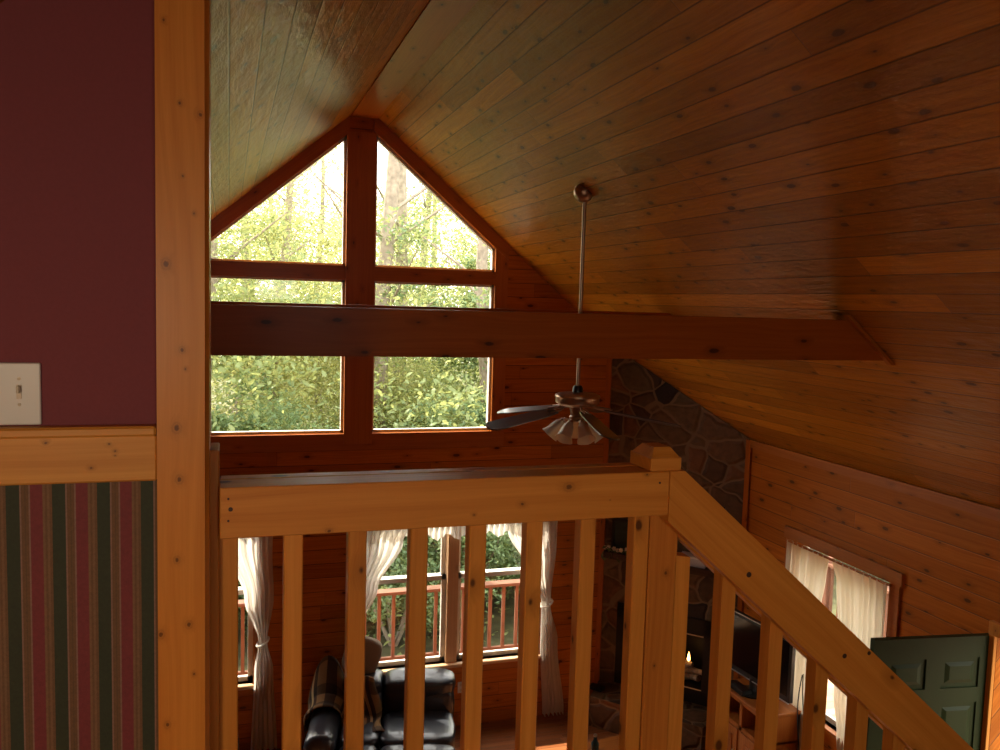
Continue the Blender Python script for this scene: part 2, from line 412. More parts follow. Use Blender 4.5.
def wall_columns(name, x0, x1, holes, y0, y1, zb=0.0, top=roof, mat=m_wall):
    """wall in the XZ plane; holes: (xa, xb, za, zb or callable)"""
    xs = sorted({x0, x1, XR} | {h[0] for h in holes} | {h[1] for h in holes}); xs = [x for x in xs if x0 <= x <= x1]
    m = MB()
    for a, b in zip(xs, xs[1:]):
        c = (a+b)/2; hs = sorted([h for h in holes if h[0] < c < h[1]], key=lambda h: h[2])
        za = zbb = zb
        for h in hs:
            m.prism([(a, y0, za), (b, y0, zbb), (b, y0, h[2]), (a, y0, h[2])], (0, y1-y0, 0))
            za, zbb = (h[3](a), h[3](b)) if callable(h[3]) else (h[3], h[3])
        m.prism([(a, y0, za), (b, y0, zbb), (b, y0, top(b)), (a, y0, top(a))], (0, y1-y0, 0))
    return struct(m.build(name, mat, along=(1,0,0)))
OFF = .15
ut = lambda x: roof(x)-OFF
PLX0, PLX1, PRX0, PRX1 = -.17, 1.026, 1.29, 2.47
Z0, Z1, Z2 = 3.0, 4.43, 4.555
LW0, LW1 = -.95, .22            # left lower window
DW0, DW1 = 1.22, 3.05           # double lower window
WS, WH = .66, 2.32
holes = [(PLX0, PLX1, Z0, Z1), (PLX0, PLX1, Z2, ut), (PRX0, PRX1, Z0, Z1), (PRX0, PRX1, Z2, ut), (LW0, LW1, WS, WH), (DW0, DW1, WS, WH)]
wall_columns('wall_back', XL-.02, XW+.02, holes, YG, YG+.14)['label'] = 'dark red pine gable wall with tall windows'
# side walls (boards run along Y)
RW0, RW1, RZ0, RZ1 = 5.03, 6.18, .86, 2.27      # right window
DR0, DR1, DZ = 3.16, 4.10, 2.22                  # doorway in right wall
def side_wall(name, x0, x1, holes, ztop):
    ys = sorted({YB, YG} | {h[0] for h in holes} | {h[1] for h in holes}); m = MB()
    for a, b in zip(ys, ys[1:]):
        c = (a+b)/2; z = 0.0
        for h in sorted([h for h in holes if h[0] < c < h[1]], key=lambda h: h[2]):
            if h[2] > z: m.box(x0, x1, a, b, z, h[2])
            z = h[3]
        m.box(x0, x1, a, b, z, ztop)
    return struct(m.build(name, m_wall, along=(0,1,0)))
side_wall('wall_right', XW, XW+.14, [(RW0, RW1, RZ0, RZ1), (DR0, DR1, 0, DZ)], roof(XW))['label'] = 'pine board side wall under the low eave'
side_wall('wall_left', XL-.14, XL, [], roof(XL))
LB = [(-1.6, -.4, LF+.9, LF+2.0), (.5, 1.5, LF+.8, LF+2.0)]
wall_columns('wall_rear', XL-.02, XW+.02, LB, YB-.14, YB)
# loft wall: maroon paint above, striped paper below
WY = 1.62; CR0, CR1 = 3.937, 4.036
m = MB(); m.prism([(XL, WY, CR0+.02), (-.10, WY, CR0+.02), (-.10, WY, roof(-.10)), (XL, WY, roof(XL))], (0, .12, 0))
struct(m.build('wall_loft_upper', m_maroon), 'maroon painted wall above the chair rail')
m = MB(); m.box(XL, -.10, WY, WY+.12, LF, CR0+.02); struct(m.build('wall_loft_lower', m_paper), 'striped green, crimson and tan wallpaper below the chair rail')
m = MB(); m.box(XL, -.1205, WY-.020, WY, CR0, CR1-.016, .003); m.box(XL, -.1205, WY-.032, WY, CR1-.018, CR1, .004)
struct(m.build('trim_chair_rail', m_chair, along=(1,0,0)), 'pale knotty pine chair rail between maroon paint and striped paper')
m = MB(); m.prism([(-.1195, WY-.028, LF), (-.040, WY-.028, LF), (-.040, WY-.028, roof(-.04)), (-.1195, WY-.028, roof(-.1195))], (0, .024, 0))
m.prism([(-.040, WY-.024, LF), (-.033, WY-.010, LF), (-.033, WY-.010, roof(-.033)), (-.040, WY-.024, roof(-.04))], (0, .15, 0))
m.prism([(-.10, WY, LF), (-.036, WY, LF), (-.036, WY, roof(-.036)), (-.10, WY, roof(-.10))], (0, .125, 0))
struct(m.build('trim_post', m_post), 'tall knotty pine casing at the end of the maroon wall')

# trims on gable and right wall
def slope_strip(m, xa, xb, d0, d1, y0, y1):
    m.prism([(xa, y0, roof(xa)-d1), (xb, y0, roof(xb)-d1), (xb, y0, roof(xb)-d0), (xa, y0, roof(xa)-d0)], (0, y1-y0, 0))
m = MB(); slope_strip(m, PRX0-.02, 2.60, 0.0, OFF, YG-.028, YG-.0); struct(m.build('trim_gable_right', m_trim, along=(1,0,-SL)))
m = MB(); slope_strip(m, -.6, PLX1+.02, 0.0, OFF, YG-.028, YG-.0); struct(m.build('trim_gable_left', m_trim, along=(1,0,SL)))
m = MB(); m.box(PLX1, PRX0, YG-.04, YG, 2.9, ZR-.25); struct(m.build('trim_gable_post', m_trim), 'wide upright pine post between the gable windows')
m = MB(); m.box(PRX1, PRX1+.13, YG-.020, YG, 2.88, roof(PRX1+.13)-.02); struct(m.build('trim_gable_side', m_trim))
m = MB(); m.box(-.6, PRX1+.13, YG-.03, YG, 2.84, Z0-.004); struct(m.build('trim_gable_sill', m_trim, along=(1,0,0)))
m = MB()
m.box(XW-.025, XW, YB, 6.9, roof(XW)-.075, roof(XW)+.0); struct(m.build('trim_eave', m_trim, along=(0,1,0)), 'pine moulding where side wall meets the ceiling')

# windows -----------------------------------------------------------------
def pane(parent, pts, y, nm='pane', ax='y', t=.006):
    m = MB(); vec = (0, t, 0) if ax == 'y' else (t, 0, 0); m.prism(pts, vec); return m.build(nm, m_pane, parent)
def gable_window(name, xa, xb, label):
    w = struct(thing(name, label, 'window', (0, 0, 0)), label); del w['category']; w.location = ((xa+xb)/2, YG+.02, Z0)
    yo, f = YG+.05, .022
    m = MB()
    m.box(xa, xa+f, yo-.02, yo+.04, Z0, Z1); m.box(xb-f, xb, yo-.02, yo+.04, Z0, Z1)
    m.box(xa, xb, yo-.02, yo+.04, Z0, Z0+f); m.box(xa, xb, yo-.02, yo+.04, Z1-f, Z1)
    m.build('lower_frame', m_vinyl, w, (1,0,0))
    m = MB()
    m.box(xa, xb, yo-.02, yo+.04, Z2, Z2+f)
    m.box(xa, xa+f, yo-.02, yo+.04, Z2, ut(xa)); m.box(xb-f, xb, yo-.02, yo+.04, Z2, ut(xb))
    m.prism([(xa, yo-.02, ut(xa)-f*1.3), (xb, yo-.02, ut(xb)-f*1.3), (xb, yo-.02, ut(xb)), (xa, yo-.02, ut(xa))], (0, .06, 0))
    m.build('upper_frame', m_vinyl, w, (1,0,0))
    m = MB(); m.box(xa-.0, xb+.0, YG-.024, YG+.03, Z1-.002, Z2+.002); m.build('transom_bar', m_trim, w, (1,0,0))
    pane(w, [(xa+f, yo+.01, Z0+f), (xb-f, yo+.01, Z0+f), (xb-f, yo+.01, Z1-f), (xa+f, yo+.01, Z1-f)], yo)
    pane(w, [(xa+f, yo+.01, Z2+f), (xb-f, yo+.01, Z2+f), (xb-f, yo+.01, ut(xb-f)-.03), (xa+f, yo+.01, ut(xa+f)-.03)], yo)
gable_window('window_1', PLX0, PLX1, 'tall gable window left of the centre post with slanted top')
gable_window('window_2', PRX0, PRX1, 'tall gable window right of the centre post with slanted top')

def hung_window(name, xa, xb, label):
    """double hung units in the gable wall"""
    w = thing(name, label, 'window', ((xa+xb)/2, YG, WS)); struct(w, label); del w['category']
    units = [(xa, xb)] if xb-xa < 1.3 else [(xa, 2.07), (2.18, xb)]
    m = MB()
    m.box(xa-.09, xa, YG-.022, YG, WS-.02, WH+.09); m.box(xb, xb+.09, YG-.022, YG, WS-.02, WH+.09); m.box(xa-.09, xb+.09, YG-.022, YG, WH, WH+.09)
    m.build('casing', m_trim, w)
    m = MB(); m.box(xa-.10, xb+.10, YG-.055, YG+.07, WS-.035, WS, .006); m.build('window_sill', m_sill, w, (1,0,0))
    m = MB(); m.box(xa-.09, xb+.09, YG-.02, YG, WS-.11, WS-.035); m.build('apron', m_trim, w, (1,0,0))
    if len(units) == 2:
        m = MB(); m.box(2.07, 2.18, YG+.0, YG+.12, WS, WH); m.build('mullion', m_sill, w)
    for a, b in units:
        f = .045; zm = 1.52
        m = MB(); y0, y1 = YG+.06, YG+.10
        for (z0, z1, y) in ((WS, zm+.02, y0), (zm-.02, WH, y0+.04)):
            m.box(a, a+f, y, y+.035, z0, z1); m.box(b-f, b, y, y+.035, z0, z1)
            m.box(a, b, y, y+.035, z0, z0+f); m.box(a, b, y, y+.035, z1-f, z1)
        m.build('sash', m_vinyl, w, (1,0,0))
        pane(w, [(a+f, y0+.015, WS+f), (b-f, y0+.015, WS+f), (b-f, y0+.015, zm-.02), (a+f, y0+.015, zm-.02)], 0)
        pane(w, [(a+f, y0+.055, zm+.02), (b-f, y0+.055, zm+.02), (b-f, y0+.055, WH-f), (a+f, y0+.055, WH-f)], 0)
hung_window('window_3', LW0, LW1, 'lower window at the left behind a tied curtain')
hung_window('window_4', DW0, DW1, 'double window above the sofa looking out on the deck')

# right wall window
w = thing('window_5', 'window in the side wall behind ivory curtains', 'window', (XW, (RW0+RW1)/2, RZ0)); struct(w); del w['category']
m = MB()
for y0, y1 in ((RW0-.10, RW0), (RW1, RW1+.10)): m.box(XW-.022, XW, y0, y1, RZ0-.02, RZ1+.10)
m.box(XW-.026, XW, RW0-.12, RW1+.12, RZ1, RZ1+.10); m.build('casing', m_trim, w, (0,1,0))
m = MB(); m.box(XW-.05, XW+.06, RW0-.11, RW1+.11, RZ0-.035, RZ0); m.build('window_sill', m_trim, w, (0,1,0))
m = MB(); f = .045; zm = (RZ0+RZ1)/2+.05
for (z0, z1, x) in ((RZ0, zm+.02, XW+.05), (zm-.02, RZ1, XW+.09)):
    m.box(x, x+.035, RW0, RW0+f, z0, z1); m.box(x, x+.035, RW1-f, RW1, z0, z1); m.box(x, x+.035, RW0, RW1, z0, z0+f); m.box(x, x+.035, RW0, RW1, z1-f, z1)
m.build('sash', m_vinyl, w, (0,1,0))
pane(w, [(XW+.07, RW0+f, RZ0+f), (XW+.07, RW1-f, RZ0+f), (XW+.07, RW1-f, RZ1-f), (XW+.07, RW0+f, RZ1-f)], 0, ax='x')

# rear windows, unseen behind the camera, added to let daylight into the loft
for i, (a, b, z0, z1) in enumerate(LB):
    w = thing('window_%d' % (6+i), 'unseen rear window added to light the loft', 'window', ((a+b)/2, YB, z0)); struct(w); del w['category']
    m = MB(); f = .05
    m.box(a, a+f, YB-.1, YB+.02, z0, z1); m.box(b-f, b, YB-.1, YB+.02, z0, z1); m.box(a, b, YB-.1, YB+.02, z0, z0+f); m.box(a, b, YB-.1, YB+.02, z1-f, z1)
    m.build('frame', m_trim, w)
    pane(w, [(a+f, YB-.05, z0+f), (b-f, YB-.05, z0+f), (b-f, YB-.05, z1-f), (a+f, YB-.05, z1-f)], 0)

# green door standing open
rz = math.radians(-6)
d = thing('door_1', 'dark green six panel door standing open beside the side window', 'door', (XW+.03, DR1+.05, .02), math.pi-math.radians(8)); struct(d); del d['category']
DWD, DH = .87, 2.19
m = MB(); R0 = .020
px = [(.115, .385), (.495, .765)]; pz = [(DH-.14-.20, DH-.14), (DH-.44-.75, DH-.44), (.22, .88)]
xs = sorted({0, DWD} | {q for p in px for q in p}); zs = sorted({0, DH} | {q for p in pz for q in p})
for a, b in zip(xs, xs[1:]):
    for z0, z1 in zip(zs, zs[1:]):
        hole = any(p[0] <= a and b <= p[1] for p in px) and any(p[0] <= z0 and z1 <= p[1] for p in pz)
        if hole: m.box(a, b, -.012, .012, z0, z1)
        else: m.box(a, b, -.022, .022, z0, z1)
m.build('door_slab', m_green, d, world=False)
for p in px:
    for q in pz:
        m = MB()
        for s in (-1, 1):
            k = [(p[0]+.03, q[0]+.03), (p[1]-.03, q[0]+.03), (p[1]-.03, q[1]-.03), (p[0]+.03, q[1]-.03)]
            k2 = [(p[0]+.06, q[0]+.055), (p[1]-.06, q[0]+.055), (p[1]-.06, q[1]-.055), (p[0]+.06, q[1]-.055)]
            va = [m.b.verts.new((x, s*.012, z)) for x, z in k]; vb = [m.b.verts.new((x, s*.020, z)) for x, z in k2]
            m.b.faces.new(vb)
            for i in range(4): m.b.faces.new((va[i], va[(i+1) % 4], vb[(i+1) % 4], vb[i]))
        m.build('door_panel', m_green, d, world=False)
m = MB(); m.lathe([(.0,.0),(.028,.0),(.028,.006),(.010,.012),(.010,.035),(.026,.045),(.028,.06),(.02,.07),(0,.072)], M=Matrix.Translation((DWD-.07,.022,.95)) @ Matrix.Rotation(-math.pi/2, 4, 'X'), n=16); m.build('door_knob', m_bronze, d, world=False)
m = MB(); m.box(XW-.03, XW-.001, DR1-.0, DR1+.045, 0, DZ, .003); m.box(XW-.03, XW-.001, DR0-.09, DR0, 0, DZ, .003); m.box(XW-.034, XW-.001, DR0-.09, DR1+.045, DZ+.001, DZ+.09, .003)
struct(m.build('trim_door', m_rail), 'pine casing round the open doorway')

# corner chimney -------------------------------------------------------------
CA, CB = V((3.73, 8.0, 0)), V((4.72, 6.9, 0))
cdir = (CB-CA).normalized(); cn = V((-cdir.y, cdir.x, 0)); cn = cn if cn.y < 0 else -cn      # towards the room
clen = (CB-CA).length
def cp(s, off, z): return CA+cdir*s+cn*off+V((0, 0, z))
ch = thing('stone_fireplace', 'tall corner fireplace and chimney faced in brown fieldstone up to the ceiling', 'fireplace', cp(clen/2, 0, 0))
F0, F1, FZ0, FZ1 = .20, 1.22, .34, 1.20      # firebox opening
def topz(s): return roof(cp(s, 0, 0).x)-.005
m = MB()
def cpris(s0, s1, z0, z1, top=False, off0=-.02, off1=.0):
    m.prism([cp(s0, off1, z0), cp(s1, off1, z0), cp(s1, off1, topz(s1) if top else z1), cp(s0, off1, topz(s0) if top else z1)], -cn*.05)
cpris(0, F0, 0, 0, True); cpris(F1, clen, 0, 0, True); cpris(F0, F1, 0, FZ0); cpris(F0, F1, FZ1, 0, True)
m.build('chimney_face', m_stone, ch, (cdir.x, cdir.y, 0))
m = MB(); m.prism([cp(.02, 0, 0), cp(.10, .40, 0), cp(clen-.22, .40, 0), cp(clen-.04, 0, 0)], (0, 0, .31)); m.build('hearth', m_stone, ch, (cdir.x, cdir.y, 0))
m = MB(); m.prism([cp(.10, 0, 1.70), cp(.10, .20, 1.70), cp(clen-.12, .20, 1.70), cp(clen-.12, 0, 1.70)], (0, 0, .065)); m.build('mantel_shelf', m_mantel, ch, (cdir.x, cdir.y, 0))
m = MB()   # black insert: box behind the face with a surround
def cb(s0, s1, o0, o1, z0, z1): m.prism([cp(s0, o0, z0), cp(s1, o0, z0), cp(s1, o1, z0), cp(s0, o1, z0)], (0, 0, z1-z0))
cb(F0, F0+.10, -.03, .015, FZ0, FZ1); cb(F1-.10, F1, -.03, .015, FZ0, FZ1); cb(F0, F1, -.03, .015, FZ1-.16, FZ1); cb(F0, F1, -.03, .02, FZ0, FZ0+.14)
cb(F0+.08, F1-.08, -.36, -.34, FZ0, FZ1); cb(F0+.08, F0+.10, -.36, -.02, FZ0, FZ1); cb(F1-.10, F1-.08, -.36, -.02, FZ0, FZ1); cb(F0+.08, F1-.08, -.36, -.02, FZ0+.12, FZ0+.14)
m.build('firebox', m_iron, ch)
m = MB(); cb(F0+.10, F1-.10, .012, .020, FZ1-.175, FZ1-.165); m.build('insert_trim', m_silver, ch)
m = MB(); cb(F0+.10, F1-.10, .012, .020, FZ0+.14, FZ0+.15); m.build('insert_trim', m_silver, ch)
lg = []
for a, b, z, r in ((.35, 1.05, .53, .05), (.42, 1.10, .60, .042), (.5, .98, .66, .035)):
    m = MB(); n = 8
    m.tube([cp(a+(b-a)*i/n, -.15+.03*math.sin(i*2.1+a*9), z+.012*math.sin(i*1.7)) for i in range(n+1)], [r*(.85+.2*math.sin(i*1.3+b)) for i in range(n+1)], 10)
    m.build('gas_log', m_log, ch)
p0 = cp(1.045-.10, -.10, .70)
m = MB(); m.lathe([(0,0),(.014,.012),(.017,.03),(.012,.06),(.005,.09),(0,.105)], o=p0, n=12); m.build('flame', m_fire, ch)
m = MB(); m.prism([cp(-.045, .004, 0), cp(.03, .004, 0), cp(.03, .004, topz(0)-.02), cp(-.045, .004, topz(0)+.03)], cn*.022); struct(m.build('trim_chimney_left', m_trim), 'upright pine strip left of the stone chimney')
m = MB(); m.prism([cp(clen-.045, .004, 0), cp(clen, .004, 0), cp(clen, .004, topz(clen)-.01), cp(clen-.045, .004, topz(clen)+.01)], cn*.022); struct(m.build('trim_chimney_right', m_trim), 'upright pine strip right of the stone chimney')

# baseboards
m = MB(); m.box(XL, 3.6, YG-.015, YG, 0, .10); struct(m.build('baseboard_back', m_trim, along=(1,0,0)))
m = MB(); m.box(XW-.015, XW, DR1+.1, 6.8, 0, .10); struct(m.build('baseboard_right', m_trim, along=(0,1,0)))

# ================================================================== BEAMS
def beam(name, y, z0, z1, t, label):
    def xr(z): return XR+(ZR-z)/SL
    def xl(z): return XR-(ZR-z)/SL
    r = thing(name, label, 'beam', (XR, y, z0))
    g = .002
    m = MB(); m.prism([(xl(z0)+g, y-t/2, z0), (xr(z0)-g, y-t/2, z0), (xr(z1)-g, y-t/2, z1), (xl(z1)+g, y-t/2, z1)], (0, t, 0)); m.build('beam_board', m_beam, r, (1,0,0))
    return r, xr
b1, xr = beam('ceiling_tie_beam', 4.02, 3.998, 4.222, .13, 'long reddish tie beam crossing in front of the gable windows, nearest the railing')
m = MB(); 
za, zb = 4.25, 3.975
m.prism([(xr(za)-.004, 4.02-.10, za), (xr(zb)-.004, 4.02-.10, zb), (xr(zb)-.034, 4.02-.10, zb), (xr(za)-.034, 4.02-.10, za)], (0, .035, 0)); m.build('end_trim', m_trim, b1, (1,0,-SL))
b2, _ = beam('ceiling_tie_beam', 6.10, 3.97, 4.218, .13, 'second tie beam seen only as a thin dark line above the front beam')

# ================================================================== RAILING
RY = 1.65
gr = thing('loft_railing', 'square pine baluster railing at the loft edge, level then sloping down the stairs', 'railing', (.45, RY+.06, LF))
ZT, ZBm = 3.909, 3.811
m = MB(); m.box(-.0155, .925, RY, RY+.038, ZBm, ZT, .002); m.build('top_rail_board', m_railb, gr, (1,0,0))
m = MB(); m.box(-.0155, .925, RY+.078, RY+.115, ZBm, ZT, .002); m.box(-.0155, .88, RY+.038, RY+.078, ZT-.02, ZT-.001); m.build('back_rail_board', m_rail, gr, (1,0,0))
m = MB(); m.box(-.0155, .89, RY+.040, RY+.078, LF, LF+.035); m.build('shoe_rail', m_rail, gr, (1,0,0))
rights = [.0185, .141, .267, .394, .520, .647, .772, .902]
protoB = None
for x in rights:
    if protoB is None:
        m = MB(); m.box(x-.037, x, RY+.040, RY+.077, LF+.035, ZT-.02, .0025); protoB = m.build('baluster', m_rail, gr)
        x0 = x
    else:
        c = protoB.copy(); COL.objects.link(c); c.parent = gr; c.location.x += x-x0
m = MB(); m.box(-.048, -.0165, RY+.030, RY+.12, LF, 3.975, .002); m.build('half_newel', m_rail, gr)
NX0, NX1 = .905, .9765
m = MB(); m.box(NX0, NX1, RY+.040, RY+.115, LF-.1, 3.905, .003); nw = m.build('newel_post', m_newel, gr)
m = MB(); c0x, c1x, c0y, c1y = .880, .955, RY+.004, RY+.108
m.box(c0x, c1x, c0y, c1y, ZT, ZT+.030, .002)
ap = V(((c0x+c1x)/2, (c0y+c1y)/2, ZT+.050)); q = [(c0x+.004, c0y+.004), (c1x-.004, c0y+.004), (c1x-.004, c1y-.004), (c0x+.004, c1y-.004)]
k = .020; q2 = [(ap.x-k, ap.y-k*1.4), (ap.x+k, ap.y-k*1.4), (ap.x+k, ap.y+k*1.4), (ap.x-k, ap.y+k*1.4)]
va = [m.b.verts.new((x, y, ZT+.030)) for x, y in q]; vb = [m.b.verts.new((x, y, ap.z)) for x, y in q2]
m.b.faces.new(vb)
for i in range(4): m.b.faces.new((va[i], va[(i+1) % 4], vb[(i+1) % 4], vb[i]))
m.build('newel_cap', m_rail, nw, (1,0,0))
# sloping part
SR = .862
def zt(x): return 3.909-SR*(x-.962)
def slab(x0, x1, y0, y1, dz0, dz1, z_left=None):
    m = MB(); m.prism([(x0, y0, zt(x0)-dz1), (x1, y0, zt(x1)-dz1), (x1, y0, zt(x1)-dz0), (x0, y0, zt(x0)-dz0)], (0, y1-y0, 0)); return m
HV = .143
m = MB(); m.prism([(.9255, RY-.001, ZT-.104), (.9255, RY-.001, ZT), (.962, RY-.001, ZT), (3.3, RY-.001, zt(3.3)), (3.3, RY-.001, zt(3.3)-HV), (.9255, RY-.001, zt(.9255)-HV-.001)], (0, .038, 0)); m.build('stair_rail_board', m_rail, gr, (1,0,-SR))
m = MB(); m.prism([(.99, RY+.078, zt(.99)), (3.3, RY+.078, zt(3.3)), (3.3, RY+.078, zt(3.3)-HV), (.99, RY+.078, zt(.99)-HV)], (0, .037, 0)); m.build('stair_back_board', m_rail, gr, (1,0,-SR))
sr = [1.0095, 1.1345, 1.272, 1.411, 1.541, 1.662]+[1.662+.128*i for i in range(1, 12)]
for x in sr:
    m = MB(); a = x-.037; zb = 1.13
    zc = .165 if x == sr[0] else .06
    m.prism([(a, RY+.040, max(0, zt(a)-zb-.1)), (x, RY+.040, max(0, zt(x)-zb-.1)), (x, RY+.040, zt(x)-zc+ (.0 if x != sr[0] else -.004)), (a, RY+.040, zt(a)-zc-(.0 if x != sr[0] else .03))], (0, .037, 0)); m.build('baluster', m_rail, gr)
m = MB(); m.prism([(.98, RY+.03, zt(.98)-1.12), (3.3, RY+.03, zt(3.3)-1.12), (3.3, RY+.03, zt(3.3)-1.42), (.98, RY+.03, zt(.98)-1.42)], (0, .05, 0)); m.build('stringer', m_rail, gr, (1,0,-SR))
# plugged screw heads
m_plug = plain('dark_wood_plug', (.05,.02,.01), .6)
for (x, z, r) in ((-.0, 3.888, .0022), (.004, 3.868, .0042), (-.0, 3.846, .0022), (.90, 3.885, .0025), (1.1393, 3.662, .0065), (1.4204, 3.4406, .006), (1.4924, 3.4404, .005)):
    m = MB(); m.lathe([(0,0),(r,0),(r,.001),(0,.0012)], M=Matrix.Translation((x, RY-.0015, z)) @ Matrix.Rotation(math.pi/2, 4, 'X'), n=12)
    m.build('screw_plug', m_plug, gr)

# ================================================================== SWITCH
sw = thing('light_switch', 'ivory toggle switch plate on the maroon wall above the chair rail', 'switch', (-.337, WY, 4.09))
m = MB(); m.box(-.378, -.3045, WY-.007, WY, CR1+.002, 4.144, .0025, seg=2); m.build('switch_plate', m_plate, sw)
m = MB(); m.box(-.3410, -.3335, WY-.009, WY-.006, 4.083, 4.107); m.build('toggle_slot', m_ivory, sw)
m = MB(); m.box(-.3397, -.3348, WY-.020, WY-.006, 4.093, 4.106, .0015, M=None); m.build('toggle', m_ivory, sw)
for z in (4.073, 4.117):
    m = MB(); m.lathe([(0,0),(.0028,0),(.0024,.0012),(0,.0014)], M=Matrix.Translation((-.3372, WY-.007, z)) @ Matrix.Rotation(math.pi/2, 4, 'X'), n=12); m.build('screw', m_ivory, sw)

# ================================================================== CEILING FAN
FX, FY = 2.335, 5.515
zc = roof(FX)
fan = thing('ceiling_fan', 'five blade ceiling fan with tulip lights hanging on a long rod behind the beam', 'ceiling fan', (FX, FY, zc))
tilt = Matrix.Rotation(math.atan(SL), 4, 'Y')
m = MB(); m.lathe([(0,.0),(.066,-.004),(.07,-.02),(.064,-.045),(.045,-.07),(.03,-.078),(0,-.08)], o=(FX, FY, zc-.0), M=tilt, n=28); m.build('canopy', m_bronze, fan)
zm = 3.655                                         # motor top
m = MB(); m.tube([(FX, FY, zc-.04), (FX, FY, zm-.0)], .0135, 12); m.build('downrod', m_bronze, fan)
m = MB(); m.lathe([(0,.045),(.026,.045),(.036,.03),(.038,.0),(.0,-.004)], o=(FX, FY, zm), n=20); m.build('rod_coupling', m_dark, fan)
m = MB(); m.lathe([(0,.0),(.07,-.002),(.14,-.012),(.158,-.022),(.160,-.034),(.154,-.04),(.154,-.075),(.125,-.095),(.075,-.105),(0,-.105)], o=(FX, FY, zm), n=36); mo = m.build('motor_housing', m_bronze, fan)
m = MB(); m.lathe([(0,-.105),(.055,-.105),(.05,-.13),(.042,-.165),(.055,-.175),(.05,-.20),(.02,-.215),(0,-.216)], o=(FX, FY, zm), n=24); m.build('light_kit', m_bronze, fan)
view = math.atan2(FX, FY)
for k in range(5):
    ang = math.radians(72*k)-view
    Rz = Matrix.Rotation(ang, 4, 'Z'); O = Matrix.Translation((FX, FY, zm-.095))
    droop = Matrix.Rotation(math.radians(9.5), 4, 'Y'); pitch = Matrix.Rotation(math.radians(-13), 4, 'X')
    m = MB(); Mx = O @ Rz @ droop @ pitch; pts = []
    n = 10; L0, L1 = .19, .73
    out = [(L0, -.045), (L0+.10, -.062), (L1-.12, -.072), (L1-.03, -.066), (L1, -.035), (L1+.006, 0), (L1, .035), (L1-.03, .066), (L1-.12, .072), (L0+.10, .062), (L0, .045)]
    m.prism([Mx @ V((x, y, -.004)) for x, y in out], (Mx.to_3x3() @ V((0, 0, .008)))); bl = m.build('fan_blade', m_blade, fan, tuple(Mx.to_3x3() @ V((1,0,0))))
    m = MB(); m.tube([O @ Rz @ V((.07, 0, -.005)), Mx @ V((.13, -.01, .010)), Mx @ V((.16, -.02, .006)), Mx @ V((.24, -.025, .007))], [.009,.008,.007,.005], 8)
    m.tube([Mx @ V((.13, .01, .010)), Mx @ V((.16, .02, .006)), Mx @ V((.24, .025, .007))], [.008,.007,.005], 8); m.build('blade_arm', m_bronze, fan)
for k, a in enumerate((182, 243, 292, 350, 95)):
    ang = math.radians(a)-view; Rz = Matrix.Rotation(ang, 4, 'Z'); O = Matrix.Translation((FX, FY, zm-.205))
    lean = Matrix.Rotation(math.radians(-40), 4, 'Y')
    m = MB(); m.tube([O @ Rz @ V((.035, 0, 0)), O @ Rz @ V((.085, 0, .014)), O @ Rz @ V((.103, 0, -.006))], .008, 8); m.build('lamp_arm', m_bronze, fan)
    Mx = O @ Rz @ Matrix.Translation((.100, 0, -.005)) @ lean
    m = MB(); m.lathe([(.020,.005),(.028,-.012),(.038,-.03),(.045,-.06),(.048,-.088),(.053,-.112),(.066,-.134),(.064,-.134),(.050,-.111),(.045,-.088),(.042,-.06),(.035,-.03),(.025,-.012)], M=Mx, n=24, wav=.05, wn=5)
    sh = m.build('lamp_shade', m_glassshade, fan)
    m = MB(); m.lathe([(.0,.018),(.018,.016),(.022,.0),(.022,-.006),(0,-.008)], M=Mx, n=16); m.build('shade_holder', m_bronze, sh)

# ================================================================== CURTAINS
def lerp(a, b, t): return a+(b-a)*t
def prof(tab, z):
    for (z0, a0), (z1, a1) in zip(tab, tab[1:]):
        if z0 >= z >= z1:
            t = (z0-z)/(z0-z1); t = t*t*(3-2*t); return lerp(a0, a1, t)
    return tab[-1][1] if z < tab[-1][0] else tab[0][1]
def curtain(name, label, left, right, z0, z1, y, folds, amp, mat, ax='y', group=None, seed=0.0, tie=None):
    """left/right: (z, x) tables of the two edges"""
    def fn(s, t):
        z = lerp(z0, z1, t); a, b = prof(left, z), prof(right, z); w = abs(b-a)
        u = s+.03*math.sin(7*s+seed+3*t)*min(1, t*2)
        k = amp*(.35+.65*min(1, w/.25))
        d = k*math.sin(2*math.pi*folds*u+seed)+.35*k*math.sin(2*math.pi*folds*2.3*u+seed*2+2*t)
        if w < .14: d += .035*math.cos(math.pi*(s-.5))
        x = lerp(a, b, s)
        zz = z+ (.012*math.sin(2*math.pi*folds*u) if t == 1 else 0)
        return (x, y-.02-amp-d, zz) if ax == 'y' else (y-.02-amp-d, x, zz)
    r = thing(name, label, 'curtain', ((prof(left, z0)+prof(right, z0))/2, y-.05, z1) if ax == 'y' else (y-.05, (prof(left, z0)+prof(right, z0))/2, z1), group=group)
    m = MB(); m.grid(fn, max(48, folds*12), 60); p = m.build('curtain_panel', mat, r, kind='sheet')
    if tie:
        zt_, xa, xb = tie; m = MB(); c = (xa+xb)/2; rr = (xb-xa)/2+.012
        ring = [(c+rr*math.cos(q), y-.03-amp+(.055+amp)*math.sin(q), zt_+.03*math.cos(q)) for q in [i*2*math.pi/20 for i in range(21)]]
        m.tube(ring, .012, 6, cap=False); m.build('tieback', mat, r)
    return r
YC = YG-.03
curtain('curtain', 'white curtain tied back at the right side of the left lower window', [(2.36,-.35),(2.0,-.02),(1.5,.14),(1.08,.265),(.8,.23),(.0,.20)], [(2.36,.40),(1.9,.385),(1.5,.40),(1.08,.345),(.8,.40),(0,.44)], 2.36, .03, YC, 5, .018, m_curt, seed=1.0, tie=(1.08,.265,.345))
